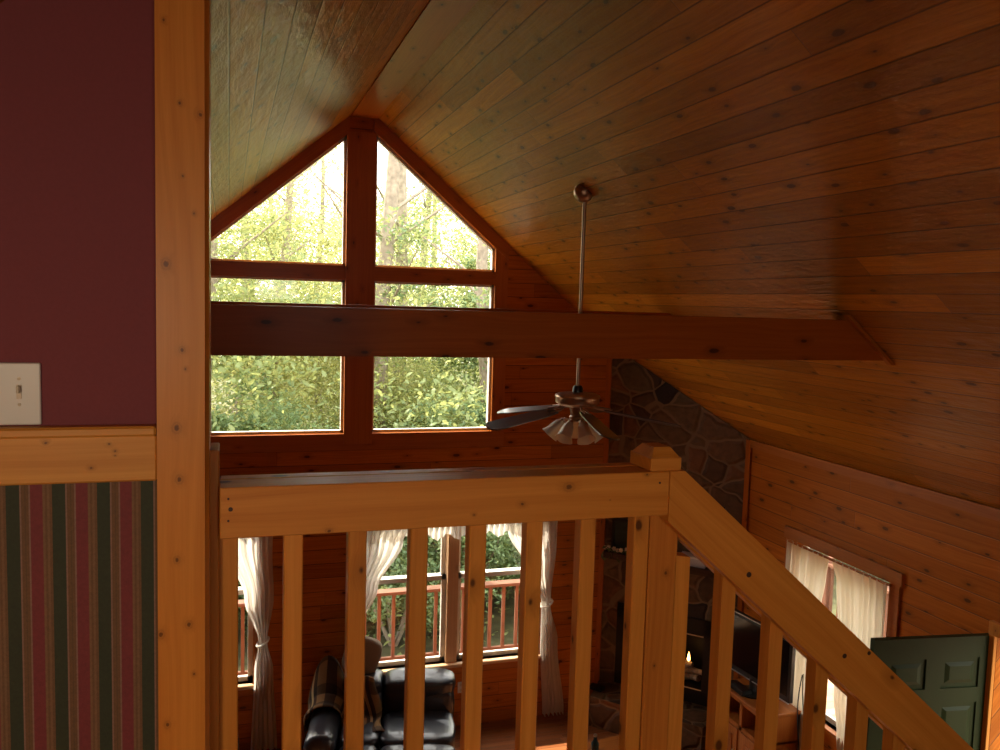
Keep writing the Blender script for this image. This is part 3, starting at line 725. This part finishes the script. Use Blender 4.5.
curtain('curtain', 'white curtain swept left at the left side of the double window', [(2.36,1.12),(1.6,1.13),(1.12,1.10),(.7,1.06),(0,1.04)], [(2.36,1.95),(1.95,1.60),(1.5,1.36),(1.12,1.19),(.7,1.24),(0,1.26)], 2.36, .03, YC, 6, .018, m_curt, seed=2.2, tie=(1.12,1.10,1.19))
curtain('curtain', 'sunlit white curtain tied back at the right side of the double window', [(2.36,2.35),(2.0,2.66),(1.6,2.86),(1.22,3.045),(.8,3.05),(0,3.10)], [(2.36,3.20),(1.8,3.19),(1.22,3.14),(.8,3.24),(0,3.34)], 2.36, .02, YC, 6, .018, m_curt, seed=4.0, tie=(1.22,3.045,3.14))
# valance
va = thing('window_valance', 'short ruffled white valance across the top of the double window', 'valance', (2.1, YC-.03, 1.96))
def vf(s, t):
    x = lerp(1.20, 3.10, s); bot = 1.965+.030*math.cos(2*math.pi*s*9)
    return (x, YC-.026-.014*math.sin(2*math.pi*s*34)*(.4+t), lerp(2.36, bot, t))
m = MB(); m.grid(vf, 260, 10); m.build('valance_cloth', m_curt, va, kind='sheet')
m = MB(); m.tube([(1.1, YC-.03, 2.375), (3.22, YC-.03, 2.375)], .012, 8); m.build('curtain_rod', m_white, va, (1,0,0))
# side window curtains
XC = XW-.02
curtain('curtain', 'ivory sheer curtain on the far half of the side window, cables hanging before it', [(2.27,6.20),(1.2,6.18),(.4,6.16)], [(2.27,5.66),(2.1,5.68),(1.8,5.72),(1.4,5.74),(1.0,5.76),(.4,5.78)], 2.27, .35, XC, 8, .014, m_curt2, 'x', seed=.7)
curtain('curtain', 'ivory sheer curtain on the near half of the side window beside the green door', [(2.27,5.63),(2.1,5.56),(1.8,5.52),(1.6,5.51),(1.2,5.50),(.9,5.44),(.35,5.34)], [(2.27,5.01),(1.2,5.0),(.35,4.98)], 2.27, .35, XC, 8, .014, m_curt2, 'x', seed=3.1)
rod = thing('curtain_rod', 'thin wooden curtain rod over the side window', 'curtain rod', (XC-.03, 5.6, 2.25))
m = MB(); m.tube([(XC-.035, 4.99, 2.262), (XC-.035, 6.22, 2.262)], .011, 8); m.build('rod', m_trim, rod, (0,1,0))
m = MB(); m.box(XC-.03, XW-.024, 5.0, 5.02, 2.25, 2.27); m.build('bracket', m_trim, rod); m = MB(); m.box(XC-.03, XW-.024, 6.19, 6.21, 2.25, 2.27); m.build('bracket', m_trim, rod)

# ================================================================== SOFA
SRZ = math.radians(-13)
so = thing('leather_sofa', 'black leather reclining sofa with rolled arm below the double window', 'sofa', (1.38, 7.36, 0), SRZ)
W2 = .60      # local x: -W2..W2, front = -y
m = MB(); m.box(-W2-.02, W2-.01, -.42, .30, .06, .34, .03, seg=3); m.build('sofa_base', m_leather, so, world=False, smooth=True)
for nm, x0, x1 in (('seat_cushion', -.40, -.06), ('seat_cushion', -.055, W2)):
    m = MB(); m.cushion(((x0+x1)/2, -.16, .43), (x1-x0, .58, .19), .38, wr=.012); m.build(nm, m_leather, so, world=False)
    m = MB(); m.cushion(((x0+x1)/2, -.50, .385), (x1-x0, .18, .20), .45, wr=.01); m.build('footrest', m_leather, so, world=False)
    m = MB(); m.cushion(((x0+x1)/2, .20, .56), (x1-x0, .26, .32), .45, wr=.012); m.build('back_cushion', m_leather, so, world=False)
    m = MB(); m.cushion(((x0+x1)/2, .22, .71), (x1-x0, .30, .22), .5, wr=.02, M=Matrix.Rotation(.15, 4, 'X')); m.build('head_cushion', m_leather, so, world=False)
m = MB(); m.box(-W2, W2, .26, .38, .06, .74, .05, seg=3); m.build('sofa_back', m_leather, so, world=False, smooth=True)
# rolled arm on the left
m = MB()
sec = []
for i in range(24):
    t = 2*math.pi*i/24; x = math.cos(t)*.135; z = math.sin(t)*.12
    if z < 0: z = z*2.6; x *= .8
    sec.append((x, z))
rings = []
for y, sc_ in ((-.52, .80), (-.54, .55), (-.54, 0.02)):
    rings.append([(-.55+x*sc_, y, .50+z*sc_) for x, z in sec])
body = [[(-.55+x, y, .50+z+ (.02*math.sin(y*5)))for x, z in sec] for y in (-.49, -.3, -.1, .1, .3)]
allr = [rings[2], rings[1], rings[0]]+body+[[(-.55+x*.02, .33, .50+z*.02) for x, z in sec]]
vr = [[m.b.verts.new(p) for p in r] for r in allr]
for a, b in zip(vr, vr[1:]):
    for i in range(24): m.b.faces.new((a[i], a[(i+1) % 24], b[(i+1) % 24], b[i]))
m.smooth = True; m.build('sofa_arm', m_leather, so, world=False)
for x in (-.5, .5):
    for y in (-.36, .28):
        m = MB(); m.lathe([(0,0),(.025,0),(.03,.06),(0,.065)], o=(x, y, 0), n=12); m.build('sofa_foot', m_dark, so, world=False)
# plaid throw over arm and back corner
SM = so.matrix_basis.copy() if so.matrix_basis != Matrix() else Matrix.Translation(so.location) @ Matrix.Rotation(SRZ, 4, 'Z')
SM = Matrix.Translation((1.38, 7.36, 0)) @ Matrix.Rotation(SRZ, 4, 'Z')
def throw(s, t):
    # s over the arm from outside to inside; t from front to rear
    y = lerp(-.14, .27, t); a = lerp(math.radians(200), math.radians(-50), s)
    R = .155+.012*math.sin(9*t+5*s); x = -.55+R*math.cos(a)*1.02; z = .50+.14*math.sin(a)+(.02*math.sin(y*5))
    if math.sin(a) < 0: z = .50+.36*math.sin(a)
    z += .01*math.sin(14*t+3*s)+.02; y += .06*s*(1-t)
    if t > .55: z += (t-.55)*.62*max(0, math.sin(a)); 
    return SM @ V((x-.01, y, z))
m = MB(); m.grid(throw, 26, 22); th = m.build('throw_blanket', m_blanket, None, (0,1,0), kind='sheet'); tag(th, 'brown and gold plaid throw draped over the left sofa arm', 'blanket')
md = th.modifiers.new('thick', 'SOLIDIFY'); md.thickness = .012; md.offset = 1
def throw2(s, t):
    y = lerp(.08, -.34, t); x = lerp(-.40, -.12, s)+.10*t
    zz = .86-.0*s if t < .1 else lerp(.84, .54, min(1, (t-.1)/.45)) if t < .55 else lerp(.54, .515, (t-.55)/.45)
    y = .04-.0 if t < .02 else lerp(.04, -.06, min(1, t/.55)) if t < .55 else lerp(-.06, -.30, (t-.55)/.45)
    return SM @ V((x+.02*math.sin(9*t+4*s), y+.015*math.sin(12*s+3*t), zz+.012*math.sin(10*s+6*t)))
m = MB(); m.grid(throw2, 16, 30); t2 = m.build('throw_blanket', m_blanket, None, (0,0,1), kind='sheet'); tag(t2, 'dark plaid throw hanging down the sofa back beside the pillow', 'blanket')
md = t2.modifiers.new('thick', 'SOLIDIFY'); md.thickness = .012; md.offset = 1
m = MB(); m.cushion((0,0,0), (.34, .13, .36), .55, M=Matrix.Rotation(SRZ, 4, 'Z') @ Matrix.Rotation(.30, 4, 'Y')); pw = m.build('throw_pillow', m_pillow, None); pw.location = SM @ V((-.26, .25, .97)); tag(pw, 'taupe pillow standing in the corner of the leather sofa back', 'pillow')

# recliner edge behind the leftmost baluster
rc = thing('leather_recliner', 'black leather armchair mostly hidden behind the leftmost baluster', 'armchair', (-.38, 7.15, 0))
m = MB(); m.cushion((-.38, 7.05, .42), (.60, .62, .24), .4); m.build('seat_cushion', m_leather, rc)
m = MB(); m.cushion((-.38, 7.42, .62), (.58, .22, .66), .45); m.build('backrest', m_leather, rc)
for x in (-.75, -.01):
    m = MB(); m.cushion((x, 7.10, .36), (.20, .80, .56), .5); m.build('armrest', m_leather, rc)
m = MB(); m.box(-.70, -.06, 6.8, 7.45, .02, .34, .02); m.build('chair_base', m_dark, rc)

# outlet below the double window
ol = thing('wall_outlet', 'small white electrical outlet on the gable wall below the double window', 'outlet', (2.236, YG, .39))
m = MB(); m.box(2.20, 2.272, YG-.006, YG, .335, .45, .002); m.build('cover_plate', m_plate, ol)
for z in (.365, .42):
    m = MB(); m.box(2.22, 2.252, YG-.008, YG-.005, z-.014, z+.014, .003); m.build('socket', m_ivory, ol)
ol = thing('wall_outlet', 'white wall plate on the side wall above the television', 'outlet', (XW, 6.67, 1.52))
m = MB(); m.box(XW-.006, XW, 6.61, 6.70, 1.45, 1.59, .002); m.build('cover_plate', m_plate, ol)
m = MB(); m.box(XW-.010, XW-.005, 6.645, 6.665, 1.50, 1.53, .002); m.build('socket', m_dark, ol)

# ================================================================== TV AND STAND
st = thing('tv_stand', 'orange oak media cabinet against the side wall under the television', 'cabinet', (4.50, 6.12, 0))
x0, x1, y0, y1, zt_ = 4.30, 4.66, 5.90, 6.56, .865
m = MB(); m.box(x0-.02, x1, y0-.02, y1+.02, zt_-.03, zt_, .006); m.build('cabinet_top', m_oak, st, (0,1,0))
m = MB(); m.box(x0+.02, x1, y0, y0+.02, .0, zt_-.03); m.box(x0+.02, x1, y1-.02, y1, 0, zt_-.03); m.box(x1-.015, x1, y0, y1, 0, zt_-.03); m.box(x0+.02, x1, y0, y1, .05, .07); m.box(x0+.02, x1, y0, y1, .58, .60); m.box(x0+.02, x1, 6.22, 6.24, .07, zt_-.03)
m.box(x0, x0+.02, y0, y1, 0, .07); m.box(x0, x0+.02, y0, y1, .565, .605); m.box(x0, x0+.02, y0, y1, zt_-.06, zt_-.03)
for y in (y0, 6.21, y1-.04): m.box(x0, x0+.02, y, y+.04, .05, zt_-.03)
m.build('cabinet_body', m_oak, st)
for ya, yb in ((y0+.042, 6.208), (6.252, y1-.042)):
    m = MB(); m.box(x0-.012, x0+.006, ya, yb, .075, .56, .004); dr = m.build('cabinet_door', m_oak, st)
    m = MB(); m.box(x0-.020, x0-.012, ya+.07, yb-.07, .145, .49, .006); m.build('raised_panel', m_oak, dr)
    m = MB(); m.lathe([(0,0),(.008,0),(.008,.012),(.014,.02),(0,.026)], M=Matrix.Translation((x0-.012, yb-.03 if ya < 6.1 else ya+.03, .36)) @ Matrix.Rotation(-math.pi/2, 4, 'Y'), n=12); m.build('door_knob', m_bronze, dr)
tv = thing('television', 'black flatscreen television on the oak cabinet facing the sofa', 'television', (4.45, 6.29, zt_), math.radians(6))
tw, z0, z1 = .94, .11, .66
m = MB(); m.box(-.02, .03, -tw/2, tw/2, z0, z1, .008); m.build('tv_body', m_dark, tv, world=False)
m = MB(); m.box(-.024, -.0195, -tw/2+.03, tw/2-.03, z0+.055, z1-.03); m.build('screen', m_screen, tv, world=False)
m = MB(); m.box(-.026, -.018, -tw/2, tw/2, z1-.006, z1+.001); m.build('bezel_trim', m_silver, tv, world=False)
m = MB(); m.box(-.027, -.018, -tw/2, tw/2, z0, z0+.008); m.build('bezel_trim', m_silver, tv, world=False)
m = MB(); m.lathe([(0,.001),(.13,.001),(.13,.012),(.03,.02),(.03,.14),(0,.14)], n=24); m.build('tv_foot', m_dark, tv, world=False)
bx = thing('media_player', 'small black media box on the oak cabinet below the screen', 'media player', (4.36, 6.36, zt_))
m = MB(); m.box(-.05, .05, -.12, .12, .001, .045, .004); m.build('case', m_dark, bx, world=False)
m = MB(); m.box(-.053, -.05, .06, .10, .018, .03); m.build('power_button', m_silver, bx, world=False)
m = MB()
for k in range(3):
    m.tube([(4.55+.02*k, 5.76-.02*k+.035*math.sin(z*7+k*1.3), 1.25-z*1.244) for z in [i/16 for i in range(17)]], .005, 6)
cd = m.build('television_cables', m_cord, None); tag(cd, 'black cables hanging beside the cabinet in front of the ivory curtain', 'cable')

# ================================================================== MANTEL DECOR
pf = thing('picture_frame', 'dark framed picture standing on the left end of the mantel', 'picture', cp(.22, .06, 1.766))
m = MB()
def fr(s0, s1, z0, z1, o0, o1): m.prism([cp(s0, o0, z0), cp(s1, o0, z0), cp(s1, o1, z0), cp(s0, o1, z0)], (0, 0, z1-z0))
fr(.13, .155, 1.767, 2.10, .05, .075); fr(.345, .37, 1.767, 2.10, .05, .075); fr(.13, .37, 1.767, 1.795, .05, .075); fr(.13, .37, 2.07, 2.10, .05, .075); m.build('frame', m_dark, pf)
m = MB(); fr(.15, .35, 1.79, 2.075, .055, .062)
m.build('picture_sheet', plain('dark_green_print', (.02,.035,.025), .4, var=.6, bs=18), pf)
fl = thing('flower_garland', 'cream silk flowers with trailing leaves on the left end of the mantel', 'flowers', cp(.22, .14, 1.767))
random.seed(3)
for k in range(9):
    c = cp(.10+.045*k, .15+.02*math.sin(k*2), 1.795+.012*math.sin(k*1.7))
    m = MB()
    for j in range(6):
        a = j*math.pi/3+k; dx = cdir*math.cos(a)*.014+V((0, 0, 1))*math.sin(a)*.014
        m.cushion(tuple(c+dx+cn*.008), (.022, .016, .022), 1.0, nu=8, nv=6)
    m.cushion(tuple(c+cn*.014), (.014, .014, .014), 1.0, nu=8, nv=6)
    m.build('blossom', m_petal, fl)
m = MB()
for k in range(46):
    c = cp(random.uniform(.08, .50), .19+random.uniform(-.05, .02), 1.79+random.uniform(-.11, .02)); a = random.uniform(0, 6.28); L = random.uniform(.025, .04)
    dx = (cdir*math.cos(a)+V((0,0,1))*math.sin(a))*L; dy = (cdir*-math.sin(a)+V((0,0,1))*math.cos(a))*L*.35+cn*.008
    vs = [m.b.verts.new(p) for p in (c-dx, c-dy, c+dx, c+dy)]; m.b.faces.new(vs)
gl = m.build('trailing_leaves', m_leaf, fl); gl['kind'] = 'stuff'
jb = thing('trinket_box', 'pale blue-white box on the right part of the mantel', 'box', cp(1.02, .10, 1.766))
m = MB(); m.prism([cp(.88, .04, 1.767), cp(1.14, .04, 1.767), cp(1.14, .17, 1.767), cp(.88, .17, 1.767)], (0,0,.075)); m.build('box_body', plain('pale_blue_tin', (.50,.50,.52), .4), jb)
m = MB(); m.prism([cp(.875, .035, 1.842), cp(1.145, .035, 1.842), cp(1.145, .175, 1.842), cp(.875, .175, 1.842)], (0,0,.02)); m.build('box_lid', m_white, jb)
ln = thing('candle_lantern', 'tall dark metal candle lantern with glass on the right end of the mantel', 'lantern', cp(1.28, .10, 1.766))
c = cp(1.28, .10, 0)
m = MB(); m.box(c.x-.055, c.x+.055, c.y-.055, c.y+.055, 1.767, 1.79, .003); m.box(c.x-.055, c.x+.055, c.y-.055, c.y+.055, 2.27, 2.29, .003)
for sx in (-1, 1):
    for sy in (-1, 1): m.box(c.x+sx*.05-.005, c.x+sx*.05+.005, c.y+sy*.05-.005, c.y+sy*.05+.005, 1.79, 2.27)
m.lathe([(.055,2.29),(.03,2.34),(.012,2.36),(.012,2.375),(0,2.38)], o=(c.x, c.y, 0), n=4); m.build('lantern_frame', m_iron, ln, smooth=False)
m = MB(); m.lathe([(.0,1.79),(.028,1.79),(.028,1.95),(0,1.952)], o=(c.x, c.y, 0), n=16); m.build('candle', m_petal, ln)
m = MB(); m.lathe([(.038,1.79),(.038,2.2)], o=(c.x, c.y, 0), n=20); m.build('glass_chimney', m_pane, ln)
m = MB(); m.prism([cp(.02, .16, .311), cp(.02+.14, .16, .311), cp(.16, .26, .311), cp(.02, .26, .311)], (0,0,.03)); tr = m.build('iron_tray', m_iron, None); tag(tr, 'small flat black iron tray on the left end of the stone hearth', 'tray')

# side table with a bottle
tb = thing('coffee_table', 'low orange oak table on the floor between sofa and fireplace', 'table', (3.25, 6.22, 0), math.radians(8))
m = MB(); m.box(-.42, .42, -.33, .33, .455, .49, .008, seg=2); m.build('tabletop', m_oak, tb, (1,0,0), world=False)
m = MB(); m.box(-.37, .37, -.28, .28, .38, .454); m.build('apron', m_oak, tb, (1,0,0), world=False)
for sx in (-1, 1):
    for sy in (-1, 1):
        m = MB(); m.box(sx*.37-.03, sx*.37+.03, sy*.28-.03, sy*.28+.03, 0, .455, .004); m.build('leg', m_oak, tb, world=False)
bt = thing('glass_bottle', 'dark teal glass bottle on the left rear of the coffee table', 'bottle', (2.98, 6.38, .491))
m = MB(); m.lathe([(0,0),(.032,0),(.034,.02),(.034,.06),(.016,.09),(.014,.12),(0,.12)], n=20); m.build('bottle_body', m_bottle, bt, world=False)
m = MB(); m.lathe([(.0155,.118),(.0155,.135),(0,.136)], n=16); m.build('bottle_cap', m_silver, bt, world=False)

# ================================================================== OUTSIDE
def ground_fn(s, t):
    x = lerp(-60, 70, s); y = lerp(-40, 90, t)
    return (x, y, -1.2-.02*max(0, y-12)+.25*noise.noise(V((x*.15, y*.15, 0))))
m = MB(); m.grid(ground_fn, 60, 60); struct(m.build('ground', m_ground), 'wooded ground around the cabin')
m = MB(); m.box(XL-1, XW+3.2, YG+.141, 9.75, -.25, -.12); m.box(XW+.141, XW+3.2, -1.5, YG+.14, -.25, -.12); struct(m.build('deck', m_deck, along=(1,0,0)), 'wooden deck outside the windows')
def deck_rail(name, label, a, b, yx, ax):
    r = thing(name, label, 'railing', ((a+b)/2, yx, -.12) if ax == 'x' else (yx, (a+b)/2, -.12))
    def bb(m, s0, s1, w0, w1, z0, z1):
        if ax == 'x': m.box(s0, s1, yx+w0, yx+w1, z0, z1)
        else: m.box(yx+w0, yx+w1, s0, s1, z0, z1)
    al = (1,0,0) if ax == 'x' else (0,1,0)
    m = MB(); bb(m, a, b, -.07, .07, .82, .855); m.build('top_rail', m_redwood, r, al)
    m = MB(); bb(m, a, b, -.02, .02, -.03, .05); m.build('bottom_rail', m_redwood, r, al)
    n = int((b-a)/.17); p = None
    for i in range(n):
        s = a+.085+.17*i
        if s > b: break
        if p is None:
            m = MB(); bb(m, s-.019, s+.019, -.019, .019, -.02, .82); p = m.build('baluster', m_redwood, r); s0 = s
        else:
            c = p.copy(); COL.objects.link(c); c.parent = r; c.location[0 if ax == 'x' else 1] += s-s0
    for s in [a+.05+(b-a-.1)*k/3 for k in range(4)]:
        m = MB(); bb(m, s-.045, s+.045, -.045, .045, -.12, .92); m.build('post', m_redwood, r)
deck_rail('deck_railing', 'reddish wooden deck railing seen through the lower gable windows', -1.8, XW+3.1, 9.68, 'x')
deck_rail('deck_railing', 'reddish deck railing seen through the side window', 1.0, 9.55, XW+3.1, 'y')

# foliage meshes
def leaf_cloud(name, n, rx, ry, rz, size, seed, clumps, mat, hollow=.35):
    random.seed(seed); verts = []; faces = []
    cl = []
    for i in range(clumps):
        while True:
            p = V((random.uniform(-1,1), random.uniform(-1,1), random.uniform(-1,1)))
            if hollow < p.length < 1: break
        cl.append((V((p.x*rx, p.y*ry, p.z*rz)), random.uniform(.35, 1.0)))
    R = max(rx, rz)*.34
    for i in range(n):
        c, k = cl[i % clumps]
        p = c+V((random.gauss(0, 1), random.gauss(0, 1), random.gauss(0, .6)))*R*k*.55
        s = size*random.uniform(.6, 1.3); a = Euler((random.uniform(-.9,.9), random.uniform(-.9,.9), random.uniform(0, 6.28))).to_matrix()
        b = len(verts)
        for q in ((-1,0,0),(-.3,-.45,.08),(.5,-.35,.05),(1.1,0,-.1),(.5,.35,.05),(-.3,.45,.08)): verts.append(p+a @ V(q)*s)
        faces.append(tuple(range(b, b+6)))
    me = bpy.data.meshes.new(name); me.from_pydata(verts, [], faces); me.materials.append(mat); me.update(); return me
F = [leaf_cloud('foliage', 16000, 2.6, 2.6, 4.2, .058, 11, 60, m_fol[0]), leaf_cloud('foliage', 13000, 2.2, 2.2, 3.6, .058, 12, 46, m_fol[1]), leaf_cloud('foliage', 13000, 1.9, 1.9, 2.0, .05, 13, 40, m_fol[2])]
def trunk_mesh(h, r, seed, br=9):
    random.seed(seed); m = MB(); pts = []
    for i in range(9): pts.append((.18*math.sin(i*.9+seed), .15*math.cos(i*.7+seed)-.15, h*i/8))
    m.tube(pts, [r*(1-.075*i) for i in range(9)], 9)
    for k in range(br):
        t = random.uniform(.3, .95); z = h*t; a = random.uniform(0, 6.28); L = random.uniform(1.2, 2.8)*(1.15-t*.5)
        b0 = V((.18*math.sin(t*8*.9+seed), .15*math.cos(t*8*.7+seed)-.15, z))
        m.tube([b0, b0+V((math.cos(a)*L*.5, math.sin(a)*L*.5, L*.35)), b0+V((math.cos(a)*L, math.sin(a)*L, L*.6+.2))], [r*.22, r*.14, r*.05], 5)
    return m
TR = []
for h, r, s in ((13, .17, 1.0), (11, .13, 2.0), (15, .21, 3.0)):
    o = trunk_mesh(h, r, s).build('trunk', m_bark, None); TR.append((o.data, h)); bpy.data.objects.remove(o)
kinds = ['tall straight tree with dense oak green leaves', 'slender tree with pale yellow green leaves', 'tall tree with thick trunk']
def tree(x, y, ti, fi, zf, sf, label, group='trees beyond the deck', extra=None):
    g0 = -1.3-.02*max(0, y-12)
    r = thing('forest_tree', label, 'tree', (x, y, g0), random.uniform(0, 6.28), group)
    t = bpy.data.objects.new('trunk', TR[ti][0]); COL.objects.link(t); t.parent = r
    for zz, ss, ff in [(zf, sf, fi)]+(extra or []):
        f = bpy.data.objects.new('foliage', F[ff]); COL.objects.link(f); f.parent = r; f.location = (0, 0, zz-g0); f.scale = (ss,)*3; f.rotation_euler = (0, 0, random.uniform(0, 6.28))
def shrub(x, y, s, label, fi=2, z=.4):
    r = thing('woodland_shrub', label, 'shrub', (x, y, -1.3), random.uniform(0, 6.28), 'shrubs beyond the deck')
    f = bpy.data.objects.new('foliage', F[fi]); COL.objects.link(f); f.parent = r; f.location = (0, 0, 1.3+z); f.scale = (s,)*3
    m = MB()
    for k in range(5):
        a = k*1.26; m.tube([(0,0,0), (.3*math.cos(a), .3*math.sin(a), .9*s), (.8*math.cos(a)*s, .8*math.sin(a)*s, 2.0*s)], [.04,.03,.01], 5)
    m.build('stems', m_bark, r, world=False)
random.seed(21)
TREES = [ # x, y, trunk, foliage, foliage centre z, scale
 (-.6, 16.5, 0, 0, 5.0, .72), (1.2, 19.0, 1, 1, 4.6, .8), (3.1, 17.6, 2, 1, 2.9, .62), (5.2, 17.0, 0, 2, 4.6, 1.15), (4.2, 21.5, 2, 0, 3.6, .7),
 (7.4, 20.5, 1, 0, 4.0, .9), (-2.6, 20.0, 2, 1, 5.5, .95), (.2, 25.0, 0, 0, 5.0, 1.0), (2.6, 27.0, 1, 1, 3.6, 1.0), (6.2, 27.0, 0, 0, 4.0, 1.1),
 (9.6, 25.5, 2, 1, 5.0, 1.1), (-5.0, 26.5, 0, 0, 6.0, 1.1), (-1.8, 31.0, 1, 1, 5.0, 1.2), (4.6, 34.0, 2, 0, 3.6, 1.2), (8.2, 35.0, 0, 1, 4.2, 1.2), (12.5, 32.0, 1, 0, 5.0, 1.2), (1.6, 37.0, 0, 1, 4.0, 1.2)]
for i, (x, y, ti, fi, zf, sf) in enumerate(TREES):
    tree(x, y, ti, fi, zf, sf, 'leafy forest tree in the sunlit woods beyond the gable windows', extra=[(-.2+random.uniform(-.6,.6), .8, random.choice([0,1,2]))])
for x, y, s in [(-.8, 13.2, .8), (.9, 13.6, .85), (2.5, 13.0, .75), (3.9, 13.9, .9), (5.5, 13.4, .8), (-2.6, 13.8, .9), (7.3, 14.5, .9), (.1, 15.2, 1.1), (2.0, 15.8, 1.15), (4.6, 15.6, 1.05), (6.6, 16.6, 1.1), (-1.9, 16.6, 1.1)]:
    shrub(x, y, s, 'dense green shrub growing just beyond the deck railing', fi=random.choice([0,2,1]) if s > 1 else 2, z=random.uniform(.2, .9))
for x, y in ((12.5, 11.0), (14.5, 14.0), (12.0, 15.5), (16.0, 10.0), (13.5, 7.5), (17, 17.5)):
    tree(x, y, 1, 0, 3.6, .9, 'leafy tree in the yard beyond the side window', 'trees beyond the side window', [(.4, .8, 2)])

# ================================================================== LIGHT
wd = bpy.data.worlds.new('World'); sc.world = wd; wd.use_nodes = True; nt = wd.node_tree
bg = nt.nodes['Background']
tc = nt.nodes.new('ShaderNodeTexCoord'); sx = nt.nodes.new('ShaderNodeSeparateXYZ'); cr = nt.nodes.new('ShaderNodeValToRGB')
nt.links.new(tc.outputs['Generated'], sx.inputs[0]); nt.links.new(sx.outputs[2], cr.inputs[0]); nt.links.new(cr.outputs[0], bg.inputs[0])
cr.color_ramp.elements[0].position = 0.0; cr.color_ramp.elements[0].color = (1.0, .94, .80, 1)
cr.color_ramp.elements[1].position = .6; cr.color_ramp.elements[1].color = (1.0, .97, .92, 1)
bg.inputs[1].default_value = 5.5
def light(name, kind, loc, rot, energy, color=(1,1,1), **kw):
    L = bpy.data.lights.new(name, kind); L.energy = energy; L.color = color
    for k, v in kw.items(): setattr(L, k, v)
    o = bpy.data.objects.new(name, L); COL.objects.link(o); o.location = loc; o.rotation_euler = rot; return o
sd = V((-.42, .80, .95)).normalized()
sun = light('sun', 'SUN', (0, 30, 30), (0,0,0), 15.0, (1,.90,.70), angle=math.radians(.6)); sun.rotation_euler = sd.to_track_quat('Z', 'Y').to_euler()
# portals guide the daylight through the openings
def portal(c, sx_, sy_, rot):
    L = bpy.data.lights.new('portal', 'AREA'); L.shape = 'RECTANGLE'; L.size = sx_; L.size_y = sy_; L.cycles.is_portal = True
    o = bpy.data.objects.new('portal', L); COL.objects.link(o); o.location = c; o.rotation_euler = rot
H = math.pi/2
portal(((PLX0+PRX1)/2, YG+.16, 4.35), 2.7, 2.9, (-H, 0, 0)); portal(((DW0+DW1)/2, YG+.16, 1.49), 1.8, 1.7, (-H, 0, 0)); portal(((LW0+LW1)/2, YG+.16, 1.49), 1.2, 1.7, (-H, 0, 0))
portal((XW+.16, (RW0+RW1)/2, 1.56), 1.2, 1.45, (H, 0, H)); portal((XW+.16, (DR0+DR1)/2, 1.1), .95, 2.2, (H, 0, H))
for a, b, z0, z1 in LB: portal(((a+b)/2, YB-.16, (z0+z1)/2), b-a, z1-z0, (H, 0, 0))
# unseen fill lamp added behind the camera to brighten the loft
LX, LY = -.75, -.9
lp = thing('loft_fill_lamp', 'unseen white shaded pendant lamp added to brighten the loft', 'lamp', (LX, LY, roof(LX)))
m = MB(); m.tube([(LX, LY, 4.30), (LX, LY, roof(LX))], .008, 8); m.build('cord', m_dark, lp)
m = MB(); m.lathe([(.02,4.32),(.05,4.30),(.16,4.22),(.165,4.215),(.05,4.305)], o=(LX, LY, 0), n=24); m.build('lamp_shade', m_white, lp)
light('loft_fill_bulb', 'POINT', (LX, LY, 4.16), (0,0,0), 54.0, (1,.74,.46), shadow_soft_size=.09)

# ================================================================== CAMERA
Rm = [[0.95295911, -0.3015939, 0.02865556], [0.00132614, -0.09024846, -0.9957527], [0.30286951, 0.94937431, -0.08558311]]
rx, dn, fw = V(Rm[0]), V(Rm[1]), V(Rm[2])
cam = bpy.data.cameras.new('camera'); co = bpy.data.objects.new('camera', cam); COL.objects.link(co); sc.camera = co
fw.normalize(); rx = (rx-fw*rx.dot(fw)).normalized(); up = rx.cross(fw)
M3 = Matrix((rx, up, -fw)).transposed()
co.matrix_world = Matrix.Translation((0, 0, EYE)) @ M3.to_4x4()
cam.sensor_width = 36; cam.lens = 854.4*36/1000; cam.clip_start = .05; cam.clip_end = 400
sc.view_settings.view_transform = 'Standard'; sc.view_settings.look = 'None'; sc.view_settings.gamma = 1; sc.view_settings.use_curve_mapping = False
sc.view_settings.exposure = 0.0
sc.cycles.use_denoising = True; sc.cycles.max_bounces = 10; sc.cycles.diffuse_bounces = 6; sc.cycles.glossy_bounces = 4; sc.cycles.transparent_max_bounces = 12
sc.cycles.sample_clamp_indirect = 8.0; sc.cycles.caustics_reflective = False; sc.cycles.caustics_refractive = False
